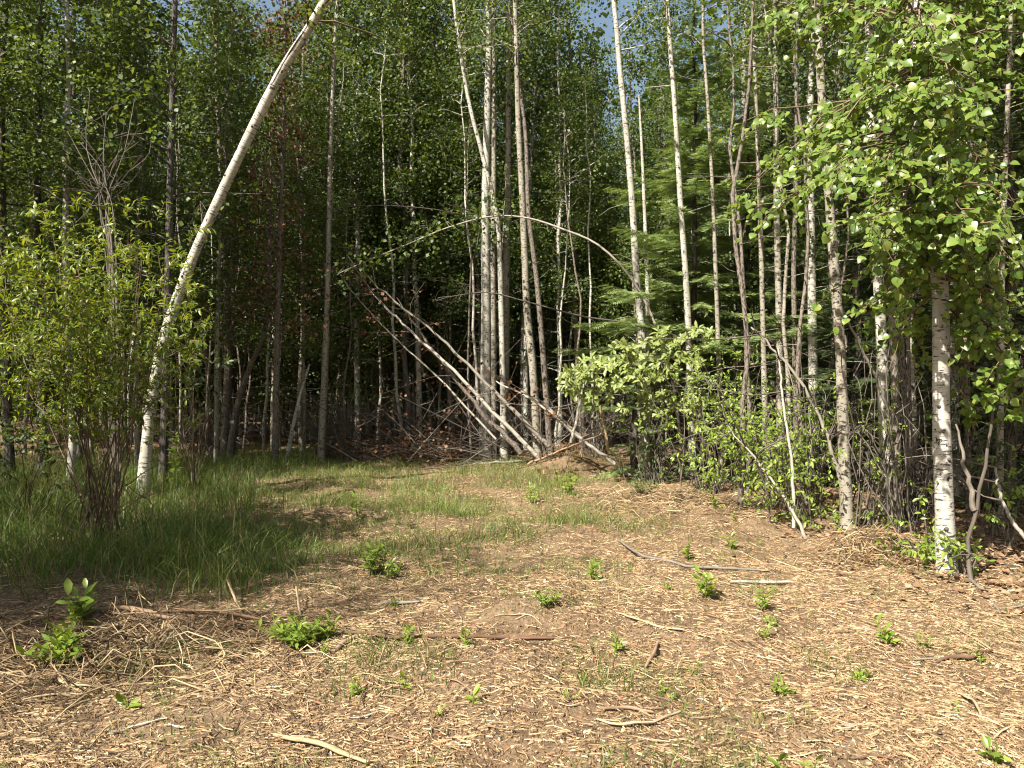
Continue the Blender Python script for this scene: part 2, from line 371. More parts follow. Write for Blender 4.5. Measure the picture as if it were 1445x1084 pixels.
def grass(name, label, n, lo, hi, w, fn, ymin, ymax, pw=.8, xr=.8):
    Y = ymin * (ymax / ymin) ** (R.random(n) ** pw); X = R.uniform(-xr, xr, n) * Y
    keep = R.random(n) < fn(X, Y); X, Y = X[keep], Y[keep]; n = len(X)
    # blades lean together in tufts
    cl = vnoise(X * 2.3, Y * 2.3, 55) * 12; a = cl + R.normal(0, 1.3, n)
    H = R.uniform(lo, hi, n) * (.45 + .9 * vnoise(X * 1.4, Y * 1.4, 57)) * np.clip(.35 + 1.3 * fn(X, Y), .45, 1); bend = H * np.abs(R.normal(.75, .5, n))
    dx, dy = np.cos(a), np.sin(a); pa = R.uniform(0, 6.28, n); sx, sy = np.cos(pa), np.sin(pa)
    Wd = w * R.uniform(.6, 1.3, n); z = gh(X, Y) - .01
    V = np.zeros((n, 7, 3))
    for q, (t, ww) in enumerate(((0, 1.), (.4, .9), (.75, .6))):
        for e, sd in enumerate((-1, 1)):
            V[:, q * 2 + e, 0] = X + dx * bend * t * t + sx * sd * Wd * ww; V[:, q * 2 + e, 1] = Y + dy * bend * t * t + sy * sd * Wd * ww
            V[:, q * 2 + e, 2] = z + H * t * (1 - .25 * t * (bend / H))
    V[:, 6, 0] = X + dx * bend; V[:, 6, 1] = Y + dy * bend; V[:, 6, 2] = z + H * np.maximum(.25, 1 - .45 * bend / H)
    b7 = (np.arange(n) * 7)[:, None, None]
    q4 = (np.array([[0, 1, 3, 2], [2, 3, 5, 4]])[None] + b7).reshape(-1, 4)
    t3 = (np.array([[4, 5, 6]])[None] + b7).reshape(-1, 3)
    mb = MB(); r = np.repeat(np.clip(R.beta(1.6, 1.9, n), 0, 1), 7)
    mb.add(V, q4, r); mb.F.append(t3)
    tag(mb.obj(name, M['grass']), label, 'grass', kind='stuff')
grass('tall_grass', 'tall lush green grass growing under the left-hand bush', 125000, .24, .58, .0032, lambda x, y: tall_zone(x, y) * (.35 + .65 * vnoise(x * 1.2, y * 1.2, 61)) * np.clip((19 - y) / 4, 0, 1), 5.6, 19., .8)
def mid_f(x, y):
    e = np.exp(-((x + .5) / 1.9) ** 2) * (1 / (1 + np.exp(-(y - 6.2) * 2)))
    back = np.exp(-((x + 2.2) / 2.6) ** 2) * (1 / (1 + np.exp(-(y - 10.5) * 2)))
    return np.clip((e * .8 + back * 1.3) * (vnoise(x * 1.5, y * 1.5, 63) ** 1.5) * 1.7, 0, 1) * np.clip((17 - y) / 2, 0, 1)
grass('short_grass', 'short green grass growing through the mulch in the middle of the clearing', 120000, .07, .24, .0028, mid_f, 4.8, 17., .75, .6)
def sparse_f(x, y): return np.clip((vnoise(x * 2.2, y * 2.2, 65) - .58) * 2.6, 0, 1) * (.3 + .75 * np.exp(-((x + .1) / 3.) ** 2)) * clearing(x, y)
grass('sparse_grass', 'scattered small tufts of grass poking through the foreground mulch', 46000, .04, .17, .0022, sparse_f, 2.8, 12., .8, .75)
def litter(name, label, n, fn, ymin, ymax, xr, mat):
    Y = ymin * (ymax / ymin) ** R.random(n); X = R.uniform(-xr, xr, n) * Y
    k = R.random(n) < fn(X, Y); X, Y = X[k], Y[k]; n = len(X)
    mb = MB(); leaves(mb, np.stack([X, Y, gh(X, Y) + R.uniform(.004, .03, n)], 1), rand_dirs(n, 0, .2), unit(np.stack([R.normal(0, .35, n), R.normal(0, .35, n), np.ones(n)], 1)), R.uniform(.04, .08, n))
    tag(mb.obj(name, mat, smooth=False), label, 'leaf litter', kind='stuff')
litter('leaf_litter', 'brown fallen leaves covering the shaded floor among the trees', 45000, lambda x, y: np.clip(1 - clearing(x, y) + (y > 15.3) * 1., 0, 1) * .9, 5.5, 30., .85, M['litter'])

# ------------------------------------------------------------------ tree builders
def crown_pts(axis, h0, h1, nb, blen, per, droop=.25, el=(.15, .7), clump=.16, first=None, azb=None):
    """branches along an axis function; returns branch polylines, radii, leaf points and outward directions"""
    BP, BR, LP, LD = [], [], [], []
    for q in range(nb):
        t = (q + R.random()) / nb; h = h0 + (h1 - h0) * t; b = axis(h)
        az = R.uniform(0, 2 * math.pi) if azb is None else R.normal(azb[0], azb[1])
        L = blen * (1 - .72 * t ** 1.3) * R.uniform(.55, 1.1); e = R.uniform(*el) + .35 * t
        s = np.linspace(0, 1, 5); d = np.array([math.cos(az) * math.cos(e), math.sin(az) * math.cos(e), math.sin(e)])
        p = b + L * (s[:, None] * d + np.array([0, 0, -droop])[None] * (s ** 2)[:, None])
        p[1:] += R.normal(0, .03 * L, (4, 3)); BP.append(p); BR.append(np.linspace(.010 + .006 * L, .003, 5))
        for c in range(max(2, int(2.4 * L + 1.2))):
            s0 = R.uniform(.3, 1.05); k = min(int(s0 * 4), 3); f = s0 * 4 - k
            pc = p[k] * (1 - f) + p[k + 1] * f + R.normal(0, .12 + .10 * L * s0, 3)
            n = R.poisson(per * R.uniform(.5, 2.0))
            LP.append(pc + R.normal(0, clump, (n, 3)) * np.array([1, 1, .75])); LD.append(np.broadcast_to(d, (n, 3)))
    return np.array(BP), np.array(BR), np.concatenate(LP), np.concatenate(LD)
def leaf_frames(D, down=.5, spread=.8, nz=.7):
    n = len(D); d = unit(D * .6 + R.normal(0, spread, (n, 3)) + np.array([0, 0, -down]))
    return d, unit(R.normal(0, .6, (n, 3)) + np.array([-.1, -.25, nz]))
def axis_of(P):
    return lambda h: np.array([np.interp(h, P[:, 2], P[:, 0]), np.interp(h, P[:, 2], P[:, 1]), h])
def stubs(mb, P, rad, n, lo, hi, lmax, up=.1):          # short dead side twigs on a trunk
    ax = axis_of(P)
    hs = R.uniform(lo, hi, n); az = R.uniform(0, 6.28, n); L = R.uniform(.15, lmax, n)
    s = np.linspace(0, 1, 4)
    PP = np.stack([ax(h) + np.outer(s, [math.cos(a) * l, math.sin(a) * l, up * l]) + np.outer(s ** 2, R.normal(0, .2 * l, 3)) for h, a, l in zip(hs, az, L)])
    tubes(mb, PP, np.broadcast_to(np.linspace(.007, .002, 4), (n, 4)), 3)
def trunk_line(px, Y, top, lean=0.):
    """trunk centre line from photo points (x, y) at depth Y, carried on to the height top"""
    pts = [at(x, y, Y) for x, y in px]
    b = pts[0]; b[2] = gz(b[0], b[1]) - .06
    d = pts[-1] - pts[-2]; d = d / np.linalg.norm(d); d = unit(d * .6 + np.array([0, 0, .4]))
    z = pts[-1][2]
    while z < top - .6:
        d = unit(d + np.array([R.normal(0, .03), R.normal(0, .03), .06])); nxt = pts[-1] + d * min(1.6, max(.5, (top - z))); pts.append(nxt); z = nxt[2]
    for q in range(1, len(pts)): pts[q] = pts[q] + np.array([0, lean * (pts[q][2]), 0])
    return np.array(pts)
def make_tree(name, label, px, Y, wpx, bark, top=12., crown=(6.5, 26, 1.3, 22), leaf='leaf_aspen', L=.065, nst=6, sides=8, lean=0., group=None, cat='tree', rough=.05):
    P = trunk_line(px, Y, top, lean); base = P[0].copy(); base[2] = gz(base[0], base[1])
    S = catmull(P, max(14, len(P) * 4)); r0 = wpx / FPX * Y / 2
    zz = (S[:, 2] - S[0, 2]) / max(S[-1, 2] - S[0, 2], .1)
    rad = r0 * (1.02 - .75 * zz) + r0 * .35 * np.exp(-zz * top / .25) + .004
    root = thing(name, base, label, cat, group)
    mb = MB(); tubes(mb, S - base, rad, sides, rough=rough, cap=True)
    ax = axis_of(S - base)
    if nst: stubs(mb, S - base, rad, nst, 1.2, min(8, top * .7), .8)
    if crown:
        h0, nb, bl, per = crown
        BP, BR, LP, LD = crown_pts(ax, h0, S[-1, 2] - base[2] - .1, nb, bl, per)
        tubes(mb, BP, BR, 4)
        cm = MB(); d, nn = leaf_frames(LD); leaves(cm, LP, d, nn, R.uniform(.6, 1.15, len(LP)) * L)
        cm.obj('crown', M[leaf], root, False)
    mb.obj('trunk', M[bark], root)
    return root

# ------------------------------------------------------------------ spruces
fv = [[0, .008, 0], [0, -.008, 0], [1, 0, 0]]; ff = [[0, 1, 2]]
for q in range(9):
    x = q / 9.2
    for sd in (-1, 1):
        k = len(fv); ln = .26 * (1 - .5 * x)
        fv += [[x, 0, 0], [x + .085, 0, 0], [x + .15, sd * ln, .03 * ((q % 3) - 1)]]; ff += [[k, k + 1, k + 2]]
FEATHER = (np.array(fv), np.array(ff))
def make_spruce(name, label, loc, H, Rb, mat, z0=.6, group=None, dens=1., step=.3, trunk_r=.07):
    root = thing(name, loc, label, 'spruce', group)
    mb = MB(); s = np.linspace(0, 1, 12)
    P = np.stack([R.normal(0, .02, 12), R.normal(0, .02, 12), s * H], 1); P[0] = (0, 0, -.05)
    tubes(mb, P, trunk_r * (1.05 - s) + .005, 7, rough=.06)
    cm = MB(); h = z0; BP, BR = [], []
    FP, FD, FN, FL = [], [], [], []
    while h < H - .1:
        t = (h - z0) / (H - z0); Lb = Rb * (1 - t) ** .6 * R.uniform(.75, 1.1) + .1
        nb = R.integers(4, 7); a0 = R.uniform(0, 6.28)
        for q in range(nb):
            if R.random() > dens: continue
            a = a0 + q * 2 * math.pi / nb + R.normal(0, .2); L = Lb * R.uniform(.35, 1.12); dr = R.uniform(.15, .4) * (1 - t) - .25 * t
            ss = np.linspace(0, 1, 6); hd = np.array([math.cos(a), math.sin(a), 0]); zz = -dr * ss + .12 * ss ** 3
            p = np.array([0, 0, h + R.normal(0, .06)]) + L * (ss[:, None] * hd + zz[:, None] * np.array([0, 0, 1.]))
            BP.append(p); BR.append(np.linspace(.012, .003, 6))
            side = np.array([-hd[1], hd[0], 0])
            n = int(L / .05) + 3; u = np.linspace(.15, 1, n)
            pc = np.stack([np.interp(u, ss, p[:, k]) for k in range(3)], 1)
            for sd in (-1, 1):
                FP.append(pc + R.normal(0, .01, (n, 3))); FD.append(unit(hd * .75 + sd * side * R.uniform(.5, 1.1, (n, 1)) + np.array([0, 0, -.28]) + R.normal(0, .12, (n, 3))))
                FL.append(np.clip(.34 * (1.1 - u) * L + .07, .07, .3) * R.uniform(.7, 1.2, n)); FN.append(unit(np.array([0, 0, 1.]) + R.normal(0, .3, (n, 3))))
            FP.append(p[-1:]); FD.append(hd[None] + [[0, 0, -.1]]); FL.append(np.array([.14])); FN.append(np.array([[0, 0, 1.]]))
        h += step * R.uniform(.7, 1.3)
    tubes(mb, np.array(BP), np.array(BR), 3)
    leaves(cm, np.concatenate(FP), np.concatenate(FD), np.concatenate(FN), np.concatenate(FL), FEATHER)
    mb.obj('trunk', M['dark_bark'], root); cm.obj('crown', mat, root, False)
    return root

# ------------------------------------------------------------------ the leaning birch, the tree behind it
P = [at(x, y, Y) for x, y, Y in ((202, 702, 10.9), (206, 640, 10.9), (215, 560, 10.9), (226, 500, 10.9), (245, 437, 10.85), (264, 385, 10.8), (282, 340, 10.8), (328, 240, 10.7), (367, 160, 10.6), (398, 100, 10.5), (433, 45, 10.4), (460, 0, 10.3), (500, -60, 10.2), (545, -130, 10.1), (580, -190, 10.1))]
P[0][2] = gz(P[0][0], P[0][1]) - .08; base = P[0].copy(); base[2] = gz(base[0], base[1])
root = thing('leaning_birch', base, 'cream-barked birch leaning far to the right over the left-hand grass', 'birch')
S = catmull(P, 70) - base; s = np.linspace(0, 1, 70); mb = MB()
rad = (.08 - .026 * s) * (1 + .3 * np.exp(-s * 30)) * (1 + .035 * np.sin(s * 57) + .04 * np.sin(s * 23 + 1) + .02 * np.sin(s * 131))
tubes(mb, S, rad, 14, rough=.02); mb.obj('trunk', M['birch_lean'], root)
def knots(root, S, rad, ks):
    for k, a in ks:
        d = np.array([math.sin(a), -math.cos(a), .1]); kb = MB(); c = S[k] + d * rad[k] * .55
        tubes(kb, np.array([c, S[k] + d * rad[k] * 1.0, S[k] + d * rad[k] * 1.18]), np.array([rad[k] * .30, rad[k] * .26, rad[k] * .12]), 7, True, rough=.2); kb.obj('knot', M['dark_bark'], root)
knots(root, S, rad, ((6, .3), (9, .9), (17, -.5), (19, .4), (24, -.2), (29, .7), (34, -.6), (38, .2)))
# long dark split in the bark near the top
mb = MB(); k0, k1 = 40, 54; Sp = S[k0:k1] + np.array([.035, -.0, -.03]) * 1.0
nrm = unit(np.cross(np.gradient(S[k0:k1], axis=0), [0, 1, 0])); Sp = S[k0:k1] + nrm * (rad[k0:k1] * .25)[:, None] + np.array([0, -1, 0]) * (rad[k0:k1] * .93)[:, None]
tubes(mb, Sp + R.normal(0, .004, Sp.shape), .011 * np.sin(np.linspace(.15, 3.0, k1 - k0)), 6); mb.obj('bark_split', M['dark_bark'], root)
for fr, ln, dx, dz in ((.30, 1.0, -.7, .55), (.43, .45, .1, .9), (.20, .5, .8, .25)):
    k = int(fr * 70); mb = MB(); ss = np.linspace(0, 1, 8)
    p = S[k] + ln * np.stack([ss * dx + R.normal(0, .02, 8), ss * -.25 + R.normal(0, .02, 8), ss * dz + .1 * ss ** 2], 1); p[0] = S[k]
    tubes(mb, p, np.linspace(.02, .004, 8), 5)
    for q in range(5):
        j = 3 + q % 5; tubes(mb, catmull([p[j], p[j] + R.normal(0, .12, 3), p[j] + np.array([dx * .3, 0, dz * .3]) + R.normal(0, .18, 3)], 5), np.linspace(.005, .002, 5), 3)
    mb.obj('dead_branch', M['twig'], root)
mb, cm = MB(), MB()
BP, BR, LP, LD = crown_pts(axis_of(S), 6.2, 8.4, 22, 1.6, 26); tubes(mb, BP, BR, 4); d, nn = leaf_frames(LD)
leaves(cm, LP, d, nn, R.uniform(.05, .08, len(LP))); tag(mb.obj('limbs', M['stem'], root), kind='stuff'); cm.obj('crown', M['leaf_aspen'], root, False)

make_tree('dark_barked_tree', 'dark-barked straight tree standing just behind the leaning birch', [(229, 690), (232, 600), (235, 480), (238, 350), (242, 180), (246, 40)], 11.6, 12, 'dark_bark', 12, (3.6, 40, 1.5, 16), 'leaf_aspen', .085, 8)

# ------------------------------------------------------------------ trees one can tell apart
T = make_tree
T('aspen_tree', 'tallest pale aspen in the middle clump, straight and thickest of its neighbours', [(685, 612), (686, 450), (685, 300), (688, 150), (690, 40)], 16.5, 16, 'aspen_pale', 13, (8.2, 22, 1.4, 22))
T('aspen_tree', 'slim pale aspen close on the right of the thickest middle aspen', [(697, 606), (696, 400), (697, 220), (697, 40)], 17.2, 10, 'aspen', 13, (8.5, 20, 1.3, 22))
T('aspen_tree', 'mottled grey aspen right of the middle clump, upright with dark scars', [(712, 606), (714, 420), (717, 250), (718, 40)], 17., 12, 'aspen', 13, (8.4, 20, 1.4, 22))
T('aspen_tree', 'pale aspen with a curved foot right of the leaning logs', [(760, 632), (752, 520), (744, 440), (738, 300), (731, 160), (728, 40)], 15.2, 12, 'aspen', 12, (7.6, 22, 1.3, 22))
T('aspen_tree', 'slanting aspen crossing the middle clump from lower right to upper left', [(712, 600), (706, 380), (700, 300), (681, 220), (661, 140), (645, 40)], 16.1, 9, 'aspen_pale', 12, (8.3, 16, 1.2, 22))
T('aspen_tree', 'dark thin aspen just right of the curve-footed aspen', [(778, 630), (768, 520), (758, 400), (746, 300)], 15.8, 9, 'grey_bark', 11, (7.6, 14, 1.2, 20))
T('aspen_tree', 'thin spotted aspen sapling standing alone right of the middle clump', [(792, 600), (790, 430), (785, 260), (782, 160)], 18, 6, 'aspen', 10, (4.2, 18, 1.0, 18))
T('aspen_tree', 'thin aspen stem bent to the right above the middle clump', [(742, 600), (743, 400), (750, 220), (757, 90)], 18.5, 7, 'aspen_pale', 12, (7., 18, 1.1, 20))
T('aspen_tree', 'sunlit pale aspen leaning gently left beside the light green spruce', [(912, 640), (906, 480), (899, 400), (893, 300), (884, 190), (875, 100), (870, 40)], 13.6, 12, 'aspen_pale', 12, (7.4, 22, 1.3, 22))
T('dead_snag', 'broken-topped dead aspen stem right of the gently leaning aspen', [(918, 640), (914, 420), (908, 260), (902, 135)], 14.2, 9, 'aspen_pale', 5.5, None, nst=8, cat='dead tree')
T('aspen_tree', 'pale aspen rising through the boughs of the light green spruce', [(978, 655), (971, 450), (960, 280), (952, 150), (944, 40)], 13.2, 10, 'aspen_pale', 12, (7.4, 20, 1.2, 22))
T('aspen_tree', 'thin brown aspen stem right of the light green spruce', [(1020, 655), (1012, 440), (1006, 280), (999, 150), (992, 40)], 12.9, 7, 'aspen', 11, (7.2, 16, 1.1, 20))
T('aspen_tree', 'pale grey aspen half hidden behind spruce boughs, blue sky beside its top', [(1044, 640), (1045, 420), (1048, 230), (1050, 90)], 15.4, 11, 'aspen_pale', 12, (7.9, 18, 1.2, 20))
T('aspen_tree', 'slender grey-brown aspen left of the leafy birch boughs', [(1082, 680), (1078, 520), (1074, 350), (1069, 200), (1063, 40)], 11.9, 8, 'aspen', 11, (6.6, 18, 1.2, 20))
T('aspen_tree', 'pale aspen beside the left edge of the leafy birch boughs', [(1102, 660), (1100, 480), (1096, 300), (1095, 150), (1094, 40)], 13, 11, 'aspen', 12, (7.2, 20, 1.3, 20))
T('aspen_tree', 'brown-grey aspen with flaking bark between the pale aspen and the birch boughs', [(1124, 668), (1122, 520), (1120, 380), (1124, 250)], 12.6, 8, 'grey_bark', 11, (6.9, 16, 1.1, 20))
T('aspen_tree', 'thick whitish aspen trunk seen behind the scaly right-hand trunk', [(1150, 660), (1147, 500), (1145, 350), (1143, 200), (1146, 60)], 12.8, 14, 'aspen_pale', 12, (7., 20, 1.3, 20))
T('scaly_tree', 'scaly brown-grey trunk leaning slightly left at the right clearing edge', [(1196, 752), (1190, 620), (1186, 500), (1178, 390), (1170, 280), (1161, 160), (1155, 40)], 8.6, 16, 'aspen', 10.5, (5.8, 26, 1.3, 22), nst=14)
T('aspen_tree', 'whitish aspen with dark bands left of the white birch', [(1257, 722), (1248, 600), (1243, 470), (1237, 350), (1230, 200), (1226, 40)], 9.6, 17, 'aspen_pale', 11, (6.2, 26, 1.3, 22), nst=10)
T('scaly_tree', 'rough brown trunk close on the right of the banded whitish aspen', [(1269, 742), (1265, 620), (1262, 520), (1258, 440), (1255, 330)], 9., 11, 'grey_bark', 9, (5.9, 16, 1.1, 20), nst=14)
T('scaly_tree', 'slim rough trunk midway between banded aspen and white birch', [(1284, 728), (1279, 620), (1275, 540)], 9.3, 8, 'grey_bark', 8.5, (6., 12, 1., 20), nst=10)
T('aspen_tree', 'thin light trunk just left of the white birch', [(1294, 700), (1290, 600), (1287, 520), (1284, 400)], 10.2, 8, 'aspen', 9.5, (6.5, 14, 1., 20), nst=8)
T('aspen_tree', 'greyish trunk directly behind the upper part of the white birch', [(1352, 700), (1345, 500), (1338, 330), (1334, 220)], 10.6, 12, 'aspen_pale', 11, (6.6, 18, 1.2, 20))
T('scaly_tree', 'thin shaded grey trunk right of the white birch', [(1369, 725), (1365, 620), (1364, 500), (1362, 400)], 9.8, 8, 'grey_bark', 9, (6., 14, 1., 20), nst=8)
T('aspen_tree', 'thin trunk near the right edge rising behind drooping leaves', [(1410, 742), (1412, 560), (1414, 380), (1420, 200)], 9., 9, 'aspen', 9, (5.6, 18, 1.2, 20), nst=8)
T('aspen_tree', 'grey aspen left of the brush pile, reaching the top of the photo', [(452, 645), (458, 520), (463, 380), (466, 230), (473, 50)], 15.2, 9, 'aspen', 12, (7.2, 22, 1.4, 22), nst=12)
T('crooked_sapling', 'bare dark sapling slanting right in the shade behind the grass', [(322, 645), (333, 580), (352, 520), (374, 465), (380, 380)], 15.5, 9, 'grey_bark', 6.2, (4.5, 10, .9, 14), nst=10)
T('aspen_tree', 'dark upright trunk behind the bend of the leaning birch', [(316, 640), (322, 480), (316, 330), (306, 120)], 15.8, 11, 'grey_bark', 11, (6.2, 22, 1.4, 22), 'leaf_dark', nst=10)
T('dead_sapling', 'short bare pale pole slanting up from the edge of the shaded grass', [(404, 656), (412, 610), (423, 560), (437, 514)], 15.0, 7, 'aspen_pale', 2.2, None, nst=3, cat='dead tree')
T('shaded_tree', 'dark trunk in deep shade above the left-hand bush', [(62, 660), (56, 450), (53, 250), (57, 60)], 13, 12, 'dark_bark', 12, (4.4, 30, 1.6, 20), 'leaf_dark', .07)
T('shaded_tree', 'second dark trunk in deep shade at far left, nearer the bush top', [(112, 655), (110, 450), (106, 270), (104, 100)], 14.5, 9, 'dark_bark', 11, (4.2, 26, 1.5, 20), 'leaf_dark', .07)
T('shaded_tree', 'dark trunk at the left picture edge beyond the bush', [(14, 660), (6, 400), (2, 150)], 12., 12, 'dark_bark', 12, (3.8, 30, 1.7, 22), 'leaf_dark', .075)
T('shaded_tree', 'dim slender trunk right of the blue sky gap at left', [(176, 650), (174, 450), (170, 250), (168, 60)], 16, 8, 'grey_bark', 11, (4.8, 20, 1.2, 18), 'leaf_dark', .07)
# the tree whose leaves have died and turned brown
T('brown_leaved_tree', 'dying tree hung with rusty brown leaves left of the middle', [(388, 640), (392, 450), (398, 250), (402, 60)], 14.6, 9, 'grey_bark', 9.5, (2.2, 60, 1.1, 13), 'leaf_brown', .075, 12)

# ------------------------------------------------------------------ background wood: copies of a few kinds
def variant(name, bark, H, r, h0, nb, bl, per, leaf, L=.065):
    root = thing(name, (0, 0, 0), '', 'tree'); n = 14; s = np.linspace(0, 1, n)
    P = np.stack([np.cumsum(R.normal(0, .05, n)), np.cumsum(R.normal(0, .05, n)), s * H], 1); P -= P[0]; P[0, 2] = -.1
    mb = MB(); tubes(mb, P, r * (1.05 - .85 * s) + .004, 7, rough=.05); stubs(mb, P, None, 14, .8, h0 + 2, .9)
    BP, BR, LP, LD = crown_pts(axis_of(P), h0, H - .1, nb, bl, per); tubes(mb, BP, BR, 3)
    cm = MB(); d, nn = leaf_frames(LD); leaves(cm, LP, d, nn, R.uniform(.6, 1.15, len(LP)) * L)
    mb.obj('trunk', M[bark], root); cm.obj('crown', M[leaf], root, False); return root
VAR = [variant('aspen_tree', 'aspen', 12.5, .06, 3.4, 60, 1.7, 44, 'leaf_aspen', .072),
       variant('aspen_tree', 'aspen_pale', 13.2, .065, 4.2, 56, 1.75, 44, 'leaf_aspen', .072),
       variant('aspen_tree', 'aspen', 10.5, .045, 2.4, 60, 1.5, 44, 'leaf_aspen', .072),
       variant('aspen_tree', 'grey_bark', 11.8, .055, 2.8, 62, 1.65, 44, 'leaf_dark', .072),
       variant('aspen_tree', 'aspen_pale', 9.0, .04, 2.0, 56, 1.4, 28, 'leaf_aspen', .075),
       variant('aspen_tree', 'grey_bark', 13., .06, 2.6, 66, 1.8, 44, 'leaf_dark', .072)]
SAP = [variant('leafy_sapling', 'aspen', 6.5, .03, 1.1, 52, 1.2, 26, 'leaf_aspen', .08),
       variant('leafy_sapling', 'grey_bark', 5.2, .025, .7, 50, 1.1, 26, 'leaf_dark', .08),
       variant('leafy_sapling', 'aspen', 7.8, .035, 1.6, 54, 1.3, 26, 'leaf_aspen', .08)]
POLE = []                                               # thin poles with little foliage
for bk, H, r in (('aspen_pale', 9.5, .035), ('aspen', 8.5, .03), ('grey_bark', 7.5, .028)):
    POLE.append(variant('thin_pole_tree', bk, H, r, H * .72, 12, .8, 14, 'leaf_aspen'))
used = set()
def place(v, x, y, sc_, label, cat, group, name=None):
    if v.name in used: o = copy_tree(v)
    else: o = v; used.add(v.name)
    o.location = (x, y, gz(x, y)); o.rotation_euler = (R.normal(0, .02), R.normal(0, .02), R.uniform(0, 6.28)); o.scale = (sc_,) * 3
    tag(o, label, cat, group)
    return o
ZONES = (('leafy aspen deep in the shaded wood behind the leaning birch', 'aspens behind the leaning birch'),
         ('slender leafy aspen standing far behind the fallen logs', 'aspens behind the fallen logs'),
         ('leafy aspen standing far back behind the right-hand spruces', 'aspens behind the right-hand spruces'))
pts = []
def far_enough(x, y, d):
    for a, b in pts:
        if (a - x) ** 2 + (b - y) ** 2 < d * d: return False
    pts.append((x, y)); return True
cnt = 0; tries = 0
while cnt < 205 and tries < 6000:
    tries += 1
    y = R.uniform(17.2, 40); x = R.uniform(-.74, .74) * y; px = x / y * FPX + CX
    if 88 < px < 138 and R.random() < .92: continue      # thin places through which the sky shows
    if 850 < px < 900 and R.random() < .8: continue
    if 1025 < px < 1075 and R.random() < .7: continue
    if not far_enough(x, y, .75 + .02 * y): continue
    zi = 0 if px < 470 else (1 if px < 850 else 2)
    v = VAR[R.integers(0, 6)] if zi else VAR[[0, 3, 5, 3, 2, 5][R.integers(0, 6)]]
    place(v, x, y, R.uniform(.8, 1.15), ZONES[zi][0], 'aspen', ZONES[zi][1]); cnt += 1
for px, y in ((505, 19), (540, 21), (575, 18.6), (610, 22), (640, 19.5), (560, 25), (600, 27), (520, 24), (650, 25), (480, 22)):
    place(VAR[(0, 1, 5)[R.integers(0, 3)]], (px - CX) / FPX * y, y, R.uniform(1.05, 1.2), ZONES[1][0], 'aspen', ZONES[1][1])
cnt = 0
PZ = (('thin bare-stemmed pole in the dark wood behind the shaded grass', 'thin poles behind the shaded grass'),
      ('thin bare-stemmed pole in the dark wood behind the brush pile', 'thin poles behind the brush pile'),
      ('thin bare-stemmed pole among the trunks right of the clearing', 'thin poles right of the clearing'))
while cnt < 100:
    y = R.uniform(15.8, 27); x = R.uniform(-.55, .68) * y; px = x / y * FPX + CX
    if px > 1000:
        if R.random() < .5: continue
        y = R.uniform(9.5, 20); x = (px - CX) / FPX * y
    if not far_enough(x, y, .3): continue
    zi = 0 if px < 470 else (1 if px < 850 else 2)
    place(POLE[R.integers(0, 3)], x, y, R.uniform(.7, 1.2), PZ[zi][0], 'pole tree', PZ[zi][1]); cnt += 1
SZ = (('leafy sapling filling the dim space behind the leaning birch', 'leafy saplings behind the leaning birch'),
      ('leafy sapling filling the space between trunks behind the fallen logs', 'leafy saplings behind the fallen logs'),
      ('leafy sapling between the trunks behind the right-hand spruces', 'leafy saplings behind the right-hand spruces'))
cnt = 0; tries = 0
while cnt < 170 and tries < 4000:
    tries += 1
    y = R.uniform(18.5, 36); x = R.uniform(-.74, .74) * y; px = x / y * FPX + CX
    if 95 < px < 130 and R.random() < .7: continue
    if not far_enough(x, y, .6): continue
    zi = 0 if px < 470 else (1 if px < 850 else 2)
    place(SAP[R.integers(0, 3)] if zi else SAP[1], x, y, R.uniform(.75, 1.2), SZ[zi][0], 'sapling', SZ[zi][1]); cnt += 1
# far wood that reads as one leafy mass
mb = MB(); n = 115000
a = R.uniform(-1.0, 1.0, n); rr = R.uniform(42, 62, n); X = np.sin(a) * rr; Y = np.cos(a) * rr; Z = 23 * R.random(n) ** 1.1
thin = ((np.abs(a - .14) < .025) & (Z > 9)) | ((np.abs(a - .30) < .02) & (Z > 7)) | ((np.abs(a + .515) < .022) & (Z > 5))
k = (R.random(n) < np.clip(.25 + 1.5 * vnoise(a * 40, Z * .5, 71) - .02 * Z, 0.0, 1)) & ~(thin & (R.random(n) < .85)); X, Y, Z = X[k], Y[k], Z[k]; n = len(X)
leaves(mb, np.stack([X, Y, Z], 1), rand_dirs(n, -.3, .6), unit(R.normal(0, .7, (n, 3)) + [0, -.3, .5]), R.uniform(.25, .55, n))
n = 260; a = R.uniform(-1, 1, n); rr = R.uniform(41, 60, n); b = np.stack([np.sin(a) * rr, np.cos(a) * rr, np.zeros(n)], 1)
TP = np.stack([b + np.outer(np.ones(n), [0, 0, 1.]) * z for z in (0., 5., 10., 14.)], 1); TP[:, 1:, :2] += R.normal(0, .25, (n, 3, 2))
tm = MB(); tubes(tm, TP, np.broadcast_to(np.array([.09, .075, .05, .01]), (n, 4)), 5)
fw = thing('far_wood', (0, 0, 0), 'far wood of leaves and stems closing the background', 'wood'); fw['kind'] = 'stuff'
tag(mb.obj('foliage', M['leaf_dark'], fw, False), kind='stuff'); tag(tm.obj('trunks', M['grey_bark'], fw), kind='stuff')
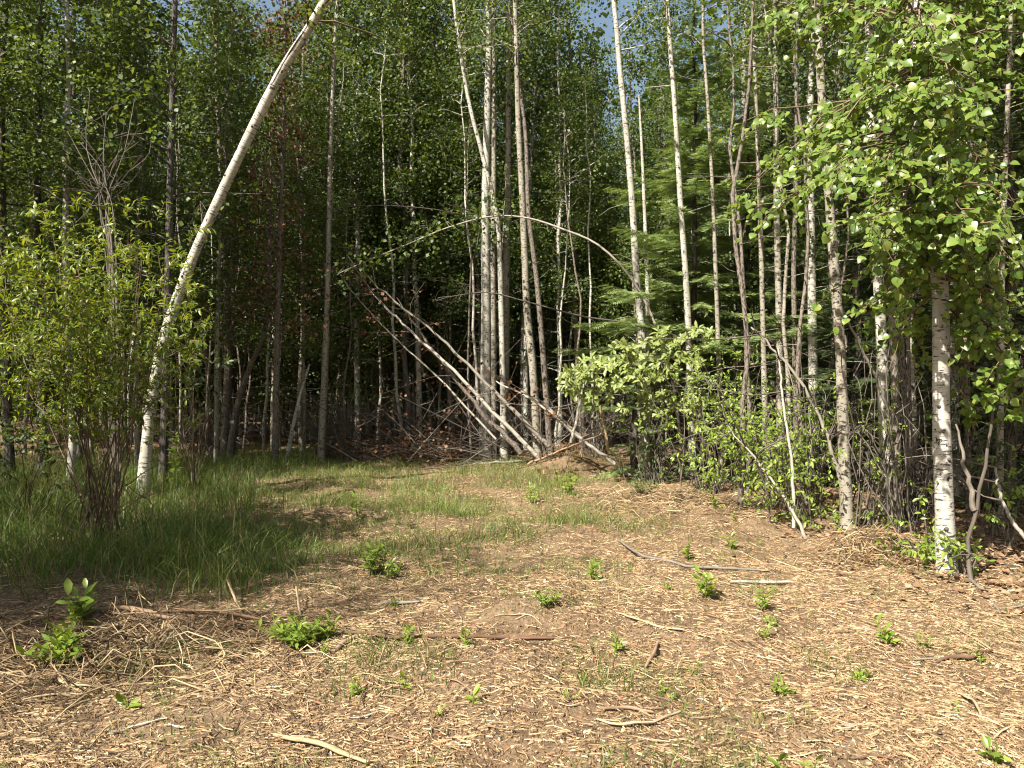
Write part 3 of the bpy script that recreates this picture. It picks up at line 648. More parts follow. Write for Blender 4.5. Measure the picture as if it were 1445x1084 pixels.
# the wood goes on to the left of the clearing (its shade falls on the grass) and to the right
for x, y in ((-7.5, 10.2), (-6.7, 11.7), (-6.2, 12.8), (-6.9, 13.4), (-5.6, 14.6), (-7.6, 14.8), (-8.6, 11.6), (-4.4, 16.4), (-9.6, 9.6), (-8.4, 10.4), (-10.4, 11.5), (-9.2, 13.2), (-11.8, 14.8), (-10.4, 16.5), (-13, 9.6), (-13.8, 12.4), (-14.5, 16)):
    place(VAR[R.integers(0, 6)], x, y, R.uniform(.85, 1.0), 'leafy aspen at the left edge of the clearing beyond the bush', 'aspen', 'aspens left of the clearing')
for x, y in ((-6.1, 3.4), (-6.6, 2.7), (-6.0, 2.3), (-6.9, 3.9), (-6.7, 1.9), (-7.4, 1.3), (-7.8, 2.4), (-7.0, 3.2), (-8.2, 3.6), (-7.5, 4.4), (-8.6, 5.0), (-7.8, 6.0), (-9.0, 6.6), (-7.6, 7.6), (-8.8, 8.4), (-8.4, 1.0)):
    place(SAP[R.integers(0, 3)], x, y, R.uniform(.85, 1.0), 'leafy sapling at the left edge of the clearing beyond the bush', 'sapling', 'saplings left of the clearing')
for x, y in ((-7.2, -.8), (-7.9, -.4), (-6.7, -.2), (-8.3, .2), (-7.4, .4), (-6.4, .9)):
    place(POLE[R.integers(0, 2)], x, y, R.uniform(1.05, 1.15), 'tall thin pole tree left of the clearing near the camera', 'pole tree', 'pole trees left of the clearing')
for x, y in ((6.8, 7.4), (7.6, 9.4), (7.2, 11.2), (8.6, 12.8), (7.0, 14.2), (9.4, 10.6), (9.8, 14.6), (5.6, 13.4), (6.2, 16.2), (8.2, 17), (10.8, 12.2), (4.9, 15.4)):
    place(VAR[R.integers(0, 6)], x, y, R.uniform(.85, 1.05), 'leafy aspen in the shade behind the white birch', 'aspen', 'aspens behind the white birch')

# spruces
SPR_L = make_spruce('spruce_tree', 'light green spruce with flat drooping boughs right of the middle', (*at(980, 0, 13.9)[:2], gz(*at(980, 0, 13.9)[:2])), 8.6, 2.5, M['needle'], 1.5, dens=.95, step=.22)
def spr(px, Y, H, Rb, label, mat='needle', z0=.6, dens=.9):
    x = (px - CX) / FPX * Y; return make_spruce('spruce_tree', label, (x, Y, gz(x, Y)), H, Rb, M[mat], z0, dens=dens)
spr(1055, 14.6, 7.8, 1.9, 'tall thin spruce behind the pale aspens with sky at its top', 'needle', 2.2, .8)
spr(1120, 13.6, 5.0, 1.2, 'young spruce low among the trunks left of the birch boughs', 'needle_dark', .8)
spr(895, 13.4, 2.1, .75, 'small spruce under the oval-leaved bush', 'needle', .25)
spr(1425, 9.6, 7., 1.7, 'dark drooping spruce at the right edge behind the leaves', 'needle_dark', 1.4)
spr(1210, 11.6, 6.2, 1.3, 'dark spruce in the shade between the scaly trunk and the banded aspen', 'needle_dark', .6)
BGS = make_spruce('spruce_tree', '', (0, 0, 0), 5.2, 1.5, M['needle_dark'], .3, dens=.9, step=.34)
k = 0
for q in range(60):
    y = R.uniform(21, 38); x = R.uniform(-.72, .72) * y
    if not far_enough(x, y, .9): continue
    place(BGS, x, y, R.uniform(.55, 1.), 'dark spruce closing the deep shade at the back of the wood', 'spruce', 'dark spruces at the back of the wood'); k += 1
    if k >= 44: break
for x, y in ((6.4, 10.2), (7.6, 12.6), (5.2, 12.0), (8.4, 8.6), (6.6, 14.8), (4.4, 16.6), (9, 15.4)):
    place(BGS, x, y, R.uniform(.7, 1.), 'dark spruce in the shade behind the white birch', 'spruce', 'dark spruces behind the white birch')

# dead twiggy undergrowth
def dead_shrub(H, n):
    root = thing('dead_shrub', (0, 0, 0), '', 'dead shrub'); mb = MB(); BP = []
    for q in range(n):
        a = R.uniform(0, 6.28); sp = R.uniform(.15, .9) * H; h = H * R.uniform(.5, 1); s = np.linspace(0, 1, 7)
        arch = R.uniform(0, .6)
        p = np.stack([np.cos(a) * sp * s ** 1.3, np.sin(a) * sp * s ** 1.3, h * (s - arch * s ** 3)], 1) + np.cumsum(R.normal(0, .035, (7, 3)), 0); p[0] = R.normal(0, .12, 3) * [1, 1, 0]
        BP.append(p)
        for w in range(3):
            j = R.integers(2, 6); d = R.normal(0, .3, 3) + [0, 0, .12]
            BP.append(catmull([p[j], p[j] + d * .5 + R.normal(0, .06, 3), p[j] + d], 7))
    BP = np.array(BP); rr = np.linspace(.012, .003, 7)[None] * R.uniform(.4, 1.1, (len(BP), 1)); tubes(mb, BP, rr, 4)
    tag(mb.obj('twigs', M['twig'], root), kind='stuff'); return root
DS = [dead_shrub(1.6, 14), dead_shrub(2.2, 16), dead_shrub(1.2, 16)]
DZ = (('tangle of bare grey twigs in the dark behind the shaded grass', 'dead shrubs behind the shaded grass'),
      ('tangle of bare grey twigs in the dark around the leaning logs', 'dead shrubs around the leaning logs'),
      ('tangle of bare twigs among the trunks right of the clearing', 'dead shrubs right of the clearing'))
for q in range(95):
    px = R.uniform(230, 1440)
    if R.random() < (.75 if px > 860 else .35): continue
    y = R.uniform(15.4, 20) if px < 880 else (R.uniform(12.8, 17) if px < 1060 else R.uniform(8.8, 13.5))
    x = (px - CX) / FPX * y
    zi = 0 if px < 470 else (1 if px < 850 else 2)
    place(DS[R.integers(0, 3)], x, y, R.uniform(.7, 1.15), DZ[zi][0], 'dead shrub', DZ[zi][1])

# ------------------------------------------------------------------ bushes and foliage with leaves one can pick out
def in_view_order(P, base, lim=1.0):
    W = P + base; u = W[:, 0] / W[:, 1] * FPX; v = (W[:, 2] - CAMZ) / W[:, 1] * FPX
    bad = (np.abs(u) > 722 * lim) | (np.abs(v) > 542 * lim)
    return np.argsort(W[:, 1] + bad * 100)
def foliage(root, base, P, D, N, L, tpl, mat, nobj=300, name='crown'):
    """the leaves that show largest are parts of their own, the rest one mass"""
    o = in_view_order(P, base); a, b = o[:nobj], o[nobj:]
    leaf_objects(root, tpl_mesh('leaf', tpl, mat), P[a], D[a], N[a], L[a])
    if len(b):
        cm = MB(); leaves(cm, P[b], D[b], N[b], L[b], tpl); tag(cm.obj(name, mat, root, False), kind='stuff')

# white birch at the right edge and its boughs
px = [(1337, 815, 6.5), (1332, 700, 6.5), (1328, 580, 6.5), (1328, 480, 6.5), (1325, 390, 6.52), (1314, 320, 6.55), (1305, 265, 6.6), (1299, 180, 6.65), (1297, 96, 6.7), (1294, 40, 6.75), (1291, -40, 6.8), (1290, -200, 6.9), (1300, -400, 7.0), (1305, -620, 7.1), (1310, -800, 7.1)]
P = [at(*p) for p in px]; base = gp(1337, 812); P[0] = base - [0, 0, .08]
root = thing('white_birch', base, 'white birch with leaf-shaped shadows on its trunk at the right edge', 'birch')
S = catmull(P, 90) - base; s = np.linspace(0, 1, 90); rad = (.076 - .045 * s) * (1 + .25 * np.exp(-s * 60)) * (1 + .03 * np.sin(s * 70) + .02 * np.sin(s * 31))
mb = MB(); tubes(mb, S, rad, 16, rough=.02); mb.obj('trunk', M['birch'], root)
knots(root, S, rad, ((4, -.4), (9, .2), (13, -.7), (17, .5), (21, -.1), (25, .6)))
mb = MB(); BP, BR, FP, FD = [], [], [], []
def bough(p0, p1, sag, n, spread=.16):
    s = np.linspace(0, 1, 7); p = p0 + s[:, None] * (p1 - p0) + np.array([0, 0, 1.])[None] * (sag * 4 * s * (1 - s))[:, None]; p[1:] += R.normal(0, .025, (6, 3))
    BP.append(p); BR.append(np.linspace(.013, .003, 7)); d = unit(p1 - p0)
    for q in range(n // 7):
        f = R.uniform(.25, 1.02) * 6; j = min(int(f), 5); c = p[j] + (p[j + 1] - p[j]) * (f - j)
        td = unit(d * .5 + R.normal(0, .7, 3) * [1, 1, .35] + [0, 0, -.12]); tl = R.uniform(.15, .42)
        e = np.linspace(0, 1, 7); tw = c + np.outer(e, td * tl) + np.outer(e ** 2, [0, 0, -.25 * tl])
        BP.append(tw); BR.append(np.linspace(.004, .0015, 7))
        for w in range(8):
            fw_ = .15 + .85 * (w + R.random()) / 8; FP.append(c + td * tl * fw_ + [0, 0, -.25 * tl * fw_ ** 2] + R.normal(0, .012, 3))
            sd = np.cross(td, [0, 0, 1.]) * (1 if w % 2 else -1); FD.append(td * .6 + sd * R.uniform(.4, 1.1) + [0, 0, -R.uniform(.1, .7)])
for q in range(64):                                     # boughs reach out over the clearing, to the left and towards the camera
    tx = R.uniform(1050, 1490); ty = R.uniform(-60, 420) if tx > 1200 else R.uniform(20, 340); Y = R.uniform(5.6, 8.4)
    e = at(tx, ty, Y); h = np.clip(e[2] + R.uniform(.1, .9), 2.6, 6.5); j = int(np.argmin(np.abs(S[:, 2] + base[2] - h)))
    bough(S[j], e - base, R.uniform(.0, .15), int(R.uniform(56, 110)))
for q in range(20):
    e = at(R.uniform(1175, 1460), R.uniform(280, 455), R.uniform(5.6, 7.4)); h = np.clip(e[2] + R.uniform(.3, 1.), 2.4, 6.5); j = int(np.argmin(np.abs(S[:, 2] + base[2] - h))); bough(S[j], e - base, .05, 56)
for q in range(10):
    e = at(R.uniform(1360, 1470), R.uniform(420, 600), R.uniform(6.0, 7.2)); j = int(np.argmin(np.abs(S[:, 2] + base[2] - e[2] - R.uniform(.4, .9)))); bough(S[j], e - base, .05, 42)
for tx, ty, Y in ((1220, 440, 6.2), (1280, 430, 6.0), (1410, 430, 5.9), (1440, 380, 5.8), (1375, 400, 6.1), (1250, 520, 6.9), (1205, 470, 7.), (1290, 520, 6.9), (1430, 330, 5.6), (1150, 240, 6.6), (1110, 200, 6.9), (1180, 410, 7.0)):
    e = at(tx, ty, Y); h = np.clip(e[2] + R.uniform(.3, .9), 2.4, 6.5); j = int(np.argmin(np.abs(S[:, 2] + base[2] - h))); bough(S[j], e - base, .06, 44)
for q in range(26):
    e = at(R.uniform(1170, 1420), R.uniform(40, 350), R.uniform(4.9, 5.7)); h = np.clip(e[2] + R.uniform(.3, .9), 2.8, 6.5); j = int(np.argmin(np.abs(S[:, 2] + base[2] - h))); bough(S[j], e - base, .08, 60)
for q in range(30):                                     # the crown above the picture
    j = R.integers(58, 88); a = R.uniform(0, 6.28); bough(S[j], S[j] + [math.cos(a) * R.uniform(.6, 1.6), math.sin(a) * R.uniform(.6, 1.6), R.uniform(.1, .8)], .1, 50)
tubes(mb, np.array(BP), np.array(BR), 4); tag(mb.obj('limbs', M['stem'], root), kind='stuff')
FP = np.array(FP); n = len(FP); FN = unit(R.normal(0, .45, (n, 3)) + np.array([-.5, -.75, 1.]))
foliage(root, base, FP, unit(np.array(FD) + R.normal(0, .25, (n, 3))), FN, .034 + .056 * R.random(n) ** .8, BROAD, M['leaf_birch'])

# thin stem with big hanging leaves beside it
def stem_shrub(name, label, cat, stems, base, leafspots, tpl, mat, Lr, per=5, sp=.06, nobj=120, bark='stem', r0=.014, nrm=(-.2, -.45, 1.), down=.35, whorl=False):
    root = thing(name, base, label, cat); mb = MB()
    for st in stems:
        p = catmull(np.array(st), 16) - base; tubes(mb, p + np.vstack([np.zeros((1, 3)), R.normal(0, .008, (15, 3))]), np.linspace(r0, r0 * .3, 16) * R.uniform(.7, 1.15), 6)
    FP, FD, BP = [], [], []
    for c, d in leafspots:
        c = np.asarray(c) - base; d = unit(np.asarray(d, float))
        ln = sp * 2.2; e = np.linspace(0, 1, 4); BP.append(c + np.outer(e, d * ln))
        for w in range(per):
            a = R.uniform(0, 6.28) if not whorl else w * 6.28 / per + R.normal(0, .2)
            u = unit(np.cross(d, [.3, .2, .9])); v = np.cross(d, u); f = 1. if whorl else (w + .5) / per
            FP.append(c + d * ln * f + R.normal(0, .006, 3)); FD.append(d * (.45 if whorl else .6) + (u * math.cos(a) + v * math.sin(a)) * .8 + [0, 0, -down * R.uniform(.2, 1)])
    if BP: tubes(mb, np.array(BP), np.broadcast_to(np.linspace(.004, .0015, 4), (len(BP), 4)), 3)
    tag(mb.obj('stems', M[bark], root), kind='stuff')
    if FP:
        FP = np.array(FP); n = len(FP); foliage(root, base, FP, unit(np.array(FD)), unit(R.normal(0, .4, (n, 3)) + np.array(nrm)), R.uniform(*Lr, n), tpl, M[mat], nobj)
    return root
b = gp(1372, 822)
stem_shrub('birch_sapling', 'grey sapling stem with drooping bright leaves right of the white birch', 'sapling',
           [[b - [0, 0, .05], at(1367, 760, 6.3), at(1385, 690, 6.3), at(1398, 600, 6.3), at(1412, 545, 6.25), at(1425, 470, 6.2)], [at(1375, 720, 6.3), at(1362, 660, 6.3), at(1352, 600, 6.4)]], b,
           [(at(R.normal(1412, 20), R.uniform(470, 585), R.uniform(6., 6.4)), R.normal(0, .5, 3) + [-.3, -.2, -.4]) for q in range(20)], BROAD, 'leaf_birch', (.07, .105), 5, .07, 100, 'twig', .022)

# the big willow-like bush on the left
b = gp(142, 775); Yb = b[1]; stems = []; spots = []
for q in range(30):
    tx = R.normal(125, 75); ty = R.uniform(330, 520); dy = R.normal(0, .55)
    t1 = at(tx, ty, Yb + dy); m1 = at(142 + (tx - 142) * .28, 650, Yb + dy * .3); m2 = at(142 + (tx - 142) * .62, 540, Yb + dy * .65)
    st = [b + [R.normal(0, .17), R.normal(0, .14), -.05], m1 + R.normal(0, .07, 3), m2 + R.normal(0, .06, 3), t1]; stems.append(st)
    cc = catmull(st, 20)
    for w in range(16):
        j = R.integers(10, 20); spots.append((cc[j] + R.normal(0, .13, 3), R.normal(0, .7, 3) + [0, 0, .45]))
for q in range(520):
    tx = R.normal(108, 90); ty = np.clip(R.normal(440, 80), 285, 610); spots.append((at(np.clip(tx, -90, 268), ty + abs(tx - 120) * .25, Yb + R.normal(0, .5)), R.normal(0, .7, 3) + [0, 0, .5]))
for q in range(14): stems.append([b + [R.normal(0, .12), R.normal(0, .1), -.04], at(142 + R.normal(0, 30), 720, Yb), at(142 + R.normal(0, 60), 650 + R.normal(0, 20), Yb)])
stem_shrub('willow_bush', 'broad yellow-green bush with many brown stems at the left', 'bush', stems, b, spots, LANCE, 'leaf_willow', (.05, .095), 9, .09, 300, 'stem', .0095, (-.25, -.35, 1.), .3)
# lower leafy sprays left and right of its foot
for name, label, cx, cy, Y, n, sx, sy in (('leafy_shrub', 'low leafy shrub in the shade at the left edge below the bush', 30, 630, 8.4, 40, 30, 24), ('leafy_shrub', 'dark leafy spray right of the leaning birch trunk', 275, 520, 10.6, 46, 30, 38)):
    bb = np.array([*at(cx, 0, Y)[:2], 0.]); bb[2] = gz(bb[0], bb[1]); sp = [(at(R.normal(cx, sx), R.normal(cy, sy), Y + R.normal(0, .25)), R.normal(0, .6, 3) + [0, 0, .4]) for q in range(n)]
    stem_shrub(name, label, 'shrub', [[bb - [0, 0, .05], (bb + sp[q][0]) / 2 + R.normal(0, .06, 3), sp[q][0]] for q in range(9)], bb, sp, OVAL, 'leaf_dark', (.06, .10), 7, .09, 60, 'stem', .009)

# bare dead branches standing above the left bush
b2 = gp(166, 728); mb = MB(); root = thing('bare_dead_shrub', b2, 'bare dead twigs forking above the top of the left bush', 'dead shrub')
BPs = []
for tx, ty in ((127, 130), (150, 160), (178, 165), (112, 200), (190, 140), (140, 240), (172, 210), (200, 220), (95, 185)):
    st = catmull([b2 - [0, 0, .04], at(163 + R.normal(0, 4), 560, 8.9), at(158 + R.normal(0, 8), 380, 9.), at(150 + R.normal(0, 8), 290, 9.), at((tx + 150) / 2 + R.normal(0, 9), (ty + 290) / 2, 9.), at(tx, ty, 9. + R.normal(0, .2))], 16) - b2
    BPs.append(st)
BPs = np.array(BPs); tubes(mb, BPs, np.broadcast_to(np.linspace(.014, .004, 16), (9, 16)), 5)
tw = []
for q in range(60):
    p = BPs[R.integers(0, 9)]; j = R.integers(9, 16); d = R.normal(0, .25, 3) + [0, 0, .05]; tw.append(catmull([p[j], p[j] + d * .5 + R.normal(0, .05, 3), p[j] + d], 6))
tubes(mb, np.array(tw), np.broadcast_to(np.linspace(.006, .002, 6), (60, 6)), 3); tag(mb.obj('twigs', M['twig'], root), kind='stuff')

# oval-leaved bush right of the fallen logs
b = gp(985, 690); spots = []
for q in range(230):
    u = R.random(); tx = 790 + 215 * u ** .8; top = 480 + 55 * (1 - min(1, u * 2.2)) ; ty = R.uniform(top - 8, min(600, 540 + 70 * u ** .5)); spots.append((at(tx, ty, 12.2 + R.normal(0, .35)), np.array([-.5, -.55, .25]) + R.normal(0, .55, 3)))
stems = [[b - [0, 0, .05], at(975, 640, 12.4), at(940, 570, 12.3), at(900, 520, 12.2), at(845, 510, 12.1)], [b, at(990, 620, 12.5), at(985, 540, 12.4), at(960, 480, 12.3)], [at(940, 570, 12.3), at(890, 560, 12.2), at(830, 550, 12.)], [at(900, 520, 12.2), at(860, 480, 12.2)], [at(990, 620, 12.5), at(950, 540, 12.2), at(925, 500, 12.)]]
stem_shrub('oval_leaved_bush', 'bush with whorls of pale oval leaves overhanging the dark hollow', 'bush', stems, b, spots, OVAL, 'leaf_oval', (.085, .14), 7, .06, 300, 'twig', .02, (-.35, -.6, .7), .2, True)
# small-leaved shrubs on the right
def small_shrub(label, cx, cy, sx, sy, Y, n, arch, mat='leaf_weed', L=(.04, .075), nobj=80, bx=None, name='leafy_shrub'):
    bb = np.array([*at(bx or cx, 0, Y)[:2], 0.]); bb[2] = gz(bb[0], bb[1])
    sp = [(at(R.normal(cx, sx), R.normal(cy, sy), Y + R.normal(0, .25)), R.normal(0, .6, 3) + [-.1, -.2, .3]) for q in range(n)]
    st = []
    for q in range(arch):
        t = sp[q][0]; st.append([bb + R.normal(0, .05, 3) * [1, 1, 0] - [0, 0, .04], bb + (t - bb) * .4 + [R.normal(0, .06), 0, .15], bb + (t - bb) * .8 + [R.normal(0, .05), 0, .1], t])
    return stem_shrub(name, label, 'shrub', st, bb, sp, OVAL, mat, L, 8, .08, nobj, 'twig', .009)
small_shrub('bright small-leaved shrub arching at the clearing edge below the oval-leaved bush', 1065, 635, 52, 34, 9.6, 210, 12, bx=1090, L=(.045, .085), nobj=140)
small_shrub('small-leaved green shrub close left of the scaly trunk', 1150, 610, 28, 30, 9.2, 60, 7, bx=1150)
small_shrub('low bright green seedlings at the foot of the white birch', 1310, 770, 24, 24, 6.9, 46, 7, L=(.045, .08), nobj=100)
small_shrub('low green shoots just right of the white birch foot', 1352, 785, 10, 18, 6.35, 18, 4, L=(.045, .075), nobj=60)
small_shrub('dim low shrub in the undergrowth below the small spruce', 1000, 690, 40, 14, 11.2, 40, 6, 'leaf_dark')
small_shrub('low sprig of leaves at the right edge of the shaded floor', 1425, 690, 16, 30, 7.4, 18, 4, L=(.05, .08), nobj=60)
small_shrub('leafy shoots around the foot of the scaly trunk', 1215, 740, 30, 14, 8.7, 30, 5)

small_shrub('green shrub filling the gap below the light green spruce', 1010, 575, 45, 48, 11.0, 150, 9, nobj=60)
small_shrub('leafy shrub low between the slanting stem and the scaly trunk', 1120, 675, 38, 34, 8.8, 120, 9)
small_shrub('yellow-green shrub among the thin trunks left of the white birch', 1225, 640, 30, 50, 8.9, 60, 8)
small_shrub('dim green shrub in the shade right of the white birch', 1400, 640, 30, 50, 8.4, 60, 8, 'leaf_dark', (.05, .08))
small_shrub('low leaves under the oval-leaved bush by the small spruce', 930, 640, 30, 25, 12.2, 60, 6, 'leaf_dark')
# arching bent saplings
def arch(label, pts, r, bark='twig', leaf=None, nl=0):
    p = np.array([at(*q) for q in pts]); b0 = p[0].copy(); b0[2] = gz(b0[0], b0[1]); p[0][2] = min(p[0][2], 99)
    root = thing('bent_sapling', b0, label, 'sapling'); mb = MB(); c = catmull(p, 40) - b0; tubes(mb, c, np.linspace(r, r * .3, 40), 6, rough=.05)
    tw = [catmull([c[j], c[j] + R.normal(0, .1, 3), c[j] + R.normal(0, .25, 3)], 5) for j in R.integers(14, 40, 16)]
    tubes(mb, np.array(tw), np.broadcast_to(np.linspace(.005, .002, 5), (16, 5)), 3); mb.obj('trunk', M[bark], root)
    if leaf:
        j = R.integers(22, 40, nl); LP = c[j] + R.normal(0, .2, (nl, 3)); cm = MB(); d, nn = leaf_frames(np.zeros((nl, 3))); leaves(cm, LP, d, nn, R.uniform(.06, .1, nl)); cm.obj('crown', M[leaf], root, False)
arch('bare sapling bent into a wide arch over the fallen logs', [(965, 650, 13.4), (945, 520, 13.4), (905, 415, 13.5), (850, 350, 13.6), (790, 322, 13.8), (740, 307, 14.), (690, 306, 14.1), (630, 322, 14.2), (575, 345, 14.3), (525, 365, 14.3), (480, 385, 14.3)], .026, 'deadwood', 'leaf_aspen', 420)
arch('thin bare arch of a bent twig left of the wide arch', [(330, 640, 16), (360, 420, 16), (410, 320, 16), (470, 296, 16), (530, 290, 16), (600, 294, 16), (650, 302, 16)], .022, 'twig')
arch('thin drooping dead branch arching below the wide arch', [(1010, 650, 12.8), (985, 500, 12.8), (900, 460, 13), (820, 446, 13.2), (740, 425, 13.4), (690, 413, 13.5), (640, 418, 13.6), (615, 425, 13.6)], .02, 'twig')

# ------------------------------------------------------------------ fallen logs and the brush pile
def log(name, label, pts, r0, r1, mat='deadwood', cat='log', twigs=0, leafn=0, sides=10):
    p = np.array([at(*q) for q in pts]); b0 = p[0].copy(); root = thing(name, b0, label, cat); mb = MB()
    c = catmull(p, 24) - b0; c[1:-1] += R.normal(0, r0 * .3, (22, 3)); tubes(mb, c, np.linspace(r0, r1, 24), sides, True, rough=.09); mb.obj('trunk', M[mat], root)
    if twigs:
        tb = MB(); tw = []
        for q in range(twigs):
            j = R.integers(6, 24); d = np.array([-.3, -.25, .15]) + R.normal(0, .45, 3); tw.append(catmull([c[j], c[j] + d * .5 + R.normal(0, .08, 3), c[j] + d * R.uniform(.8, 1.6)], 7))
        tubes(tb, np.array(tw), np.broadcast_to(np.linspace(.010, .002, 7), (twigs, 7)), 4); tag(tb.obj('branches', M['twig'], root), kind='stuff')
        if leafn:
            tw = np.array(tw); LP = tw[R.integers(0, twigs, leafn), R.integers(2, 7, leafn)] + R.normal(0, .07, (leafn, 3)); cm = MB(); d, nn = leaf_frames(np.zeros((leafn, 3)), .8)
            leaves(cm, LP, d, nn, R.uniform(.05, .085, leafn)); cm.obj('dead_leaves', M['leaf_brown'], root, False)
log('fallen_log', 'longest fallen pole leaning up left from the shred heap', [(757, 643, 14.8), (700, 585, 14.9), (620, 505, 15.1), (560, 450, 15.3), (525, 412, 15.4), (490, 360, 15.6)], .042, .01, 'deadwood', 'log', 12, 90)
log('fallen_log', 'pale fallen pole above and right of the longest one', [(775, 630, 14.6), (730, 585, 14.7), (670, 525, 14.9), (604, 462, 15.1), (540, 410, 15.3), (505, 375, 15.4)], .045, .008, 'aspen' if False else 'deadwood', 'log', 8, 60)
log('fallen_log', 'thick shaded log lying lowest among the leaning poles', [(735, 640, 15.1), (680, 580, 15.2), (625, 515, 15.4), (590, 465, 15.5), (560, 420, 15.6)], .055, .012, 'grey_bark', 'log', 6, 60)
log('fallen_log', 'thin pole leaning at the left of the fallen poles', [(700, 620, 15.2), (620, 535, 15.3), (545, 465, 15.4), (500, 415, 15.5), (470, 375, 15.6)], .022, .006, 'deadwood', 'log', 10, 120)
log('fallen_log', 'slender dry pole with brown leaf tufts crossing the mound at right', [(868, 655, 13.7), (810, 612, 13.8), (760, 570, 13.9), (700, 538, 14.1)], .034, .012, 'deadwood', 'log', 9, 90)
log('fallen_log', 'second slender pole close below the tufted one', [(822, 620, 13.9), (780, 582, 14.), (735, 552, 14.1)], .03, .015, 'deadwood', 'log', 5, 40)
log('dead_pole', 'short upright pale pole under the oval-leaved bush', [(860, 640, 13.1), (854, 610, 13.1), (847, 573, 13.1)], .03, .022, 'splinter', 'pole')
log('dead_pole', 'leaning grey stick rising from the mound toward the bush', [(806, 625, 13.6), (812, 600, 13.6), (820, 560, 13.7), (826, 530, 13.7)], .028, .018, 'deadwood', 'pole')
log('fallen_branch', 'thin dark branch lying across the mound toward the bush', [(745, 655, 13.9), (800, 632, 13.6), (850, 612, 13.4), (868, 600, 13.3)], .02, .008, 'barkstick', 'branch')
log('fallen_log', 'long thin log lying flat along the back edge of the grass', [(508, 645, 15.9), (580, 654, 15.5), (660, 656, 15.3), (745, 650, 15.3)], .035, .025, 'deadwood', 'log', 4)
log('fallen_log', 'grey log lying on the ground below the oval-leaved bush', [(880, 672, 13.0), (940, 668, 13.0), (1000, 676, 12.6)], .04, .03, 'grey_bark', 'log', 6)
# brush pile: a heap of cut branches with dead leaves
c0 = at(610, 640, 15.6); c0[2] = gz(c0[0], c0[1]); root = thing('brush_pile', c0, 'heap of bare branches with brown dead leaves left of the leaning poles', 'brush pile'); BPs = []
for q in range(120):
    a = R.normal(0, 1.1); s0 = np.array([R.normal(.2, .9), R.normal(0, .5), abs(R.normal(.05, .22))]); L = R.uniform(.6, 2.2); d = np.array([(-1 if R.random() < .65 else 1) * math.cos(a), R.normal(-.1, .3), R.normal(.25, .35)])
    p = s0 + np.outer(np.linspace(0, 1, 7), d * L) + np.outer(np.linspace(0, 1, 7) ** 2, R.normal(0, .25, 3)); p[:, 2] = np.maximum(p[:, 2], .02); BPs.append(p)
BPs = np.array(BPs); mb = MB(); tubes(mb, BPs, np.linspace(.013, .003, 7)[None] * R.uniform(.5, 1.4, (120, 1)), 4); tag(mb.obj('branches', M['twig'], root), kind='stuff')
n = 1000; LP = BPs[R.integers(0, 120, n), R.integers(1, 7, n)] + R.normal(0, .08, (n, 3)); LP[:, 2] = np.maximum(LP[:, 2], .03); k = LP[:, 0] < .6; LP = LP[k]; cm = MB(); d, nn = leaf_frames(np.zeros((len(LP), 3)), .6)
leaves(cm, LP, d, nn, R.uniform(.05, .09, len(LP))); tag(cm.obj('dead_leaves', M['leaf_brown'], root, False), kind='stuff')
# tangle of thorny bare stems on the right, in front of the trunks
for label, bx, by, Y, n, sp, H in (('bare arching brown stems tangled below the oval-leaved bush', 1000, 690, 11.6, 26, 1.1, 1.9), ('bare branching twigs crossing in front of the scaly trunk', 1150, 720, 8.9, 18, .8, 2.3), ('bare thin twigs between the scaly trunk and the white birch', 1270, 740, 8.4, 22, .8, 2.2), ('knotted bare vine stems under the oval-leaved bush', 925, 670, 12.4, 26, .35, 1.2)):
    bb = np.array([*at(bx, 0, Y)[:2], 0.]); bb[2] = gz(bb[0], bb[1]); root = thing('bare_thicket', bb, label, 'thicket'); BPs = []
    for q in range(n):
        s = np.linspace(0, 1, 9); a = R.uniform(0, 6.28); w = R.uniform(.3, 1) * sp; h = H * R.uniform(.3, 1)
        p = np.stack([np.cos(a) * w * s, np.sin(a) * w * .6 * s, h * np.sin(s * R.uniform(1.2, 2.6))], 1) + np.cumsum(R.normal(0, .045, (9, 3)), 0); p[0] = [R.normal(0, sp * .4), R.normal(0, .15), -.03]; p[1:, :] += p[0] * [1, 1, 0]; BPs.append(p)
    mb = MB(); tubes(mb, np.array(BPs), np.linspace(.010, .003, 9)[None] * R.uniform(.5, 1.2, (n, 1)), 4); tag(mb.obj('stems', M['twig'], root), kind='stuff')
# slanting stem at the right edge of the clearing
log('slanting_stem', 'pale crooked stem slanting up left beside a stump of thin stems', [(1138, 762, 8.0), (1118, 720, 8.3), (1095, 685, 8.6), (1060, 640, 8.9), (1030, 605, 9.1), (1018, 570, 9.2)], .02, .004, 'deadwood', 'stem', 5)
log('slanting_stem', 'thin upright forked stem left of the scaly trunk', [(1120, 745, 8.4), (1118, 660, 8.5), (1104, 560, 8.6), (1098, 490, 8.7)], .02, .009, 'deadwood', 'stem', 6)
log('slanting_stem', 'long bare stem slanting from the scaly trunk up to the left', [(1192, 700, 8.6), (1170, 620, 8.7), (1130, 540, 8.9), (1080, 480, 9.1), (1060, 462, 9.2)], .024, .01, 'deadwood', 'stem', 8)
log('slanting_stem', 'thin crossing stick leaning between the banded aspen and the scaly trunk', [(1262, 600, 9.2), (1240, 540, 9.1), (1215, 490, 9.0), (1190, 440, 8.9)], .022, .012, 'deadwood', 'stem', 3)
log('slanting_stem', 'crooked bare stick at the right edge near the shaded floor', [(1452, 765, 6.7), (1428, 735, 6.8), (1412, 700, 6.9), (1405, 660, 7.)], .02, .01, 'deadwood', 'stem', 3)

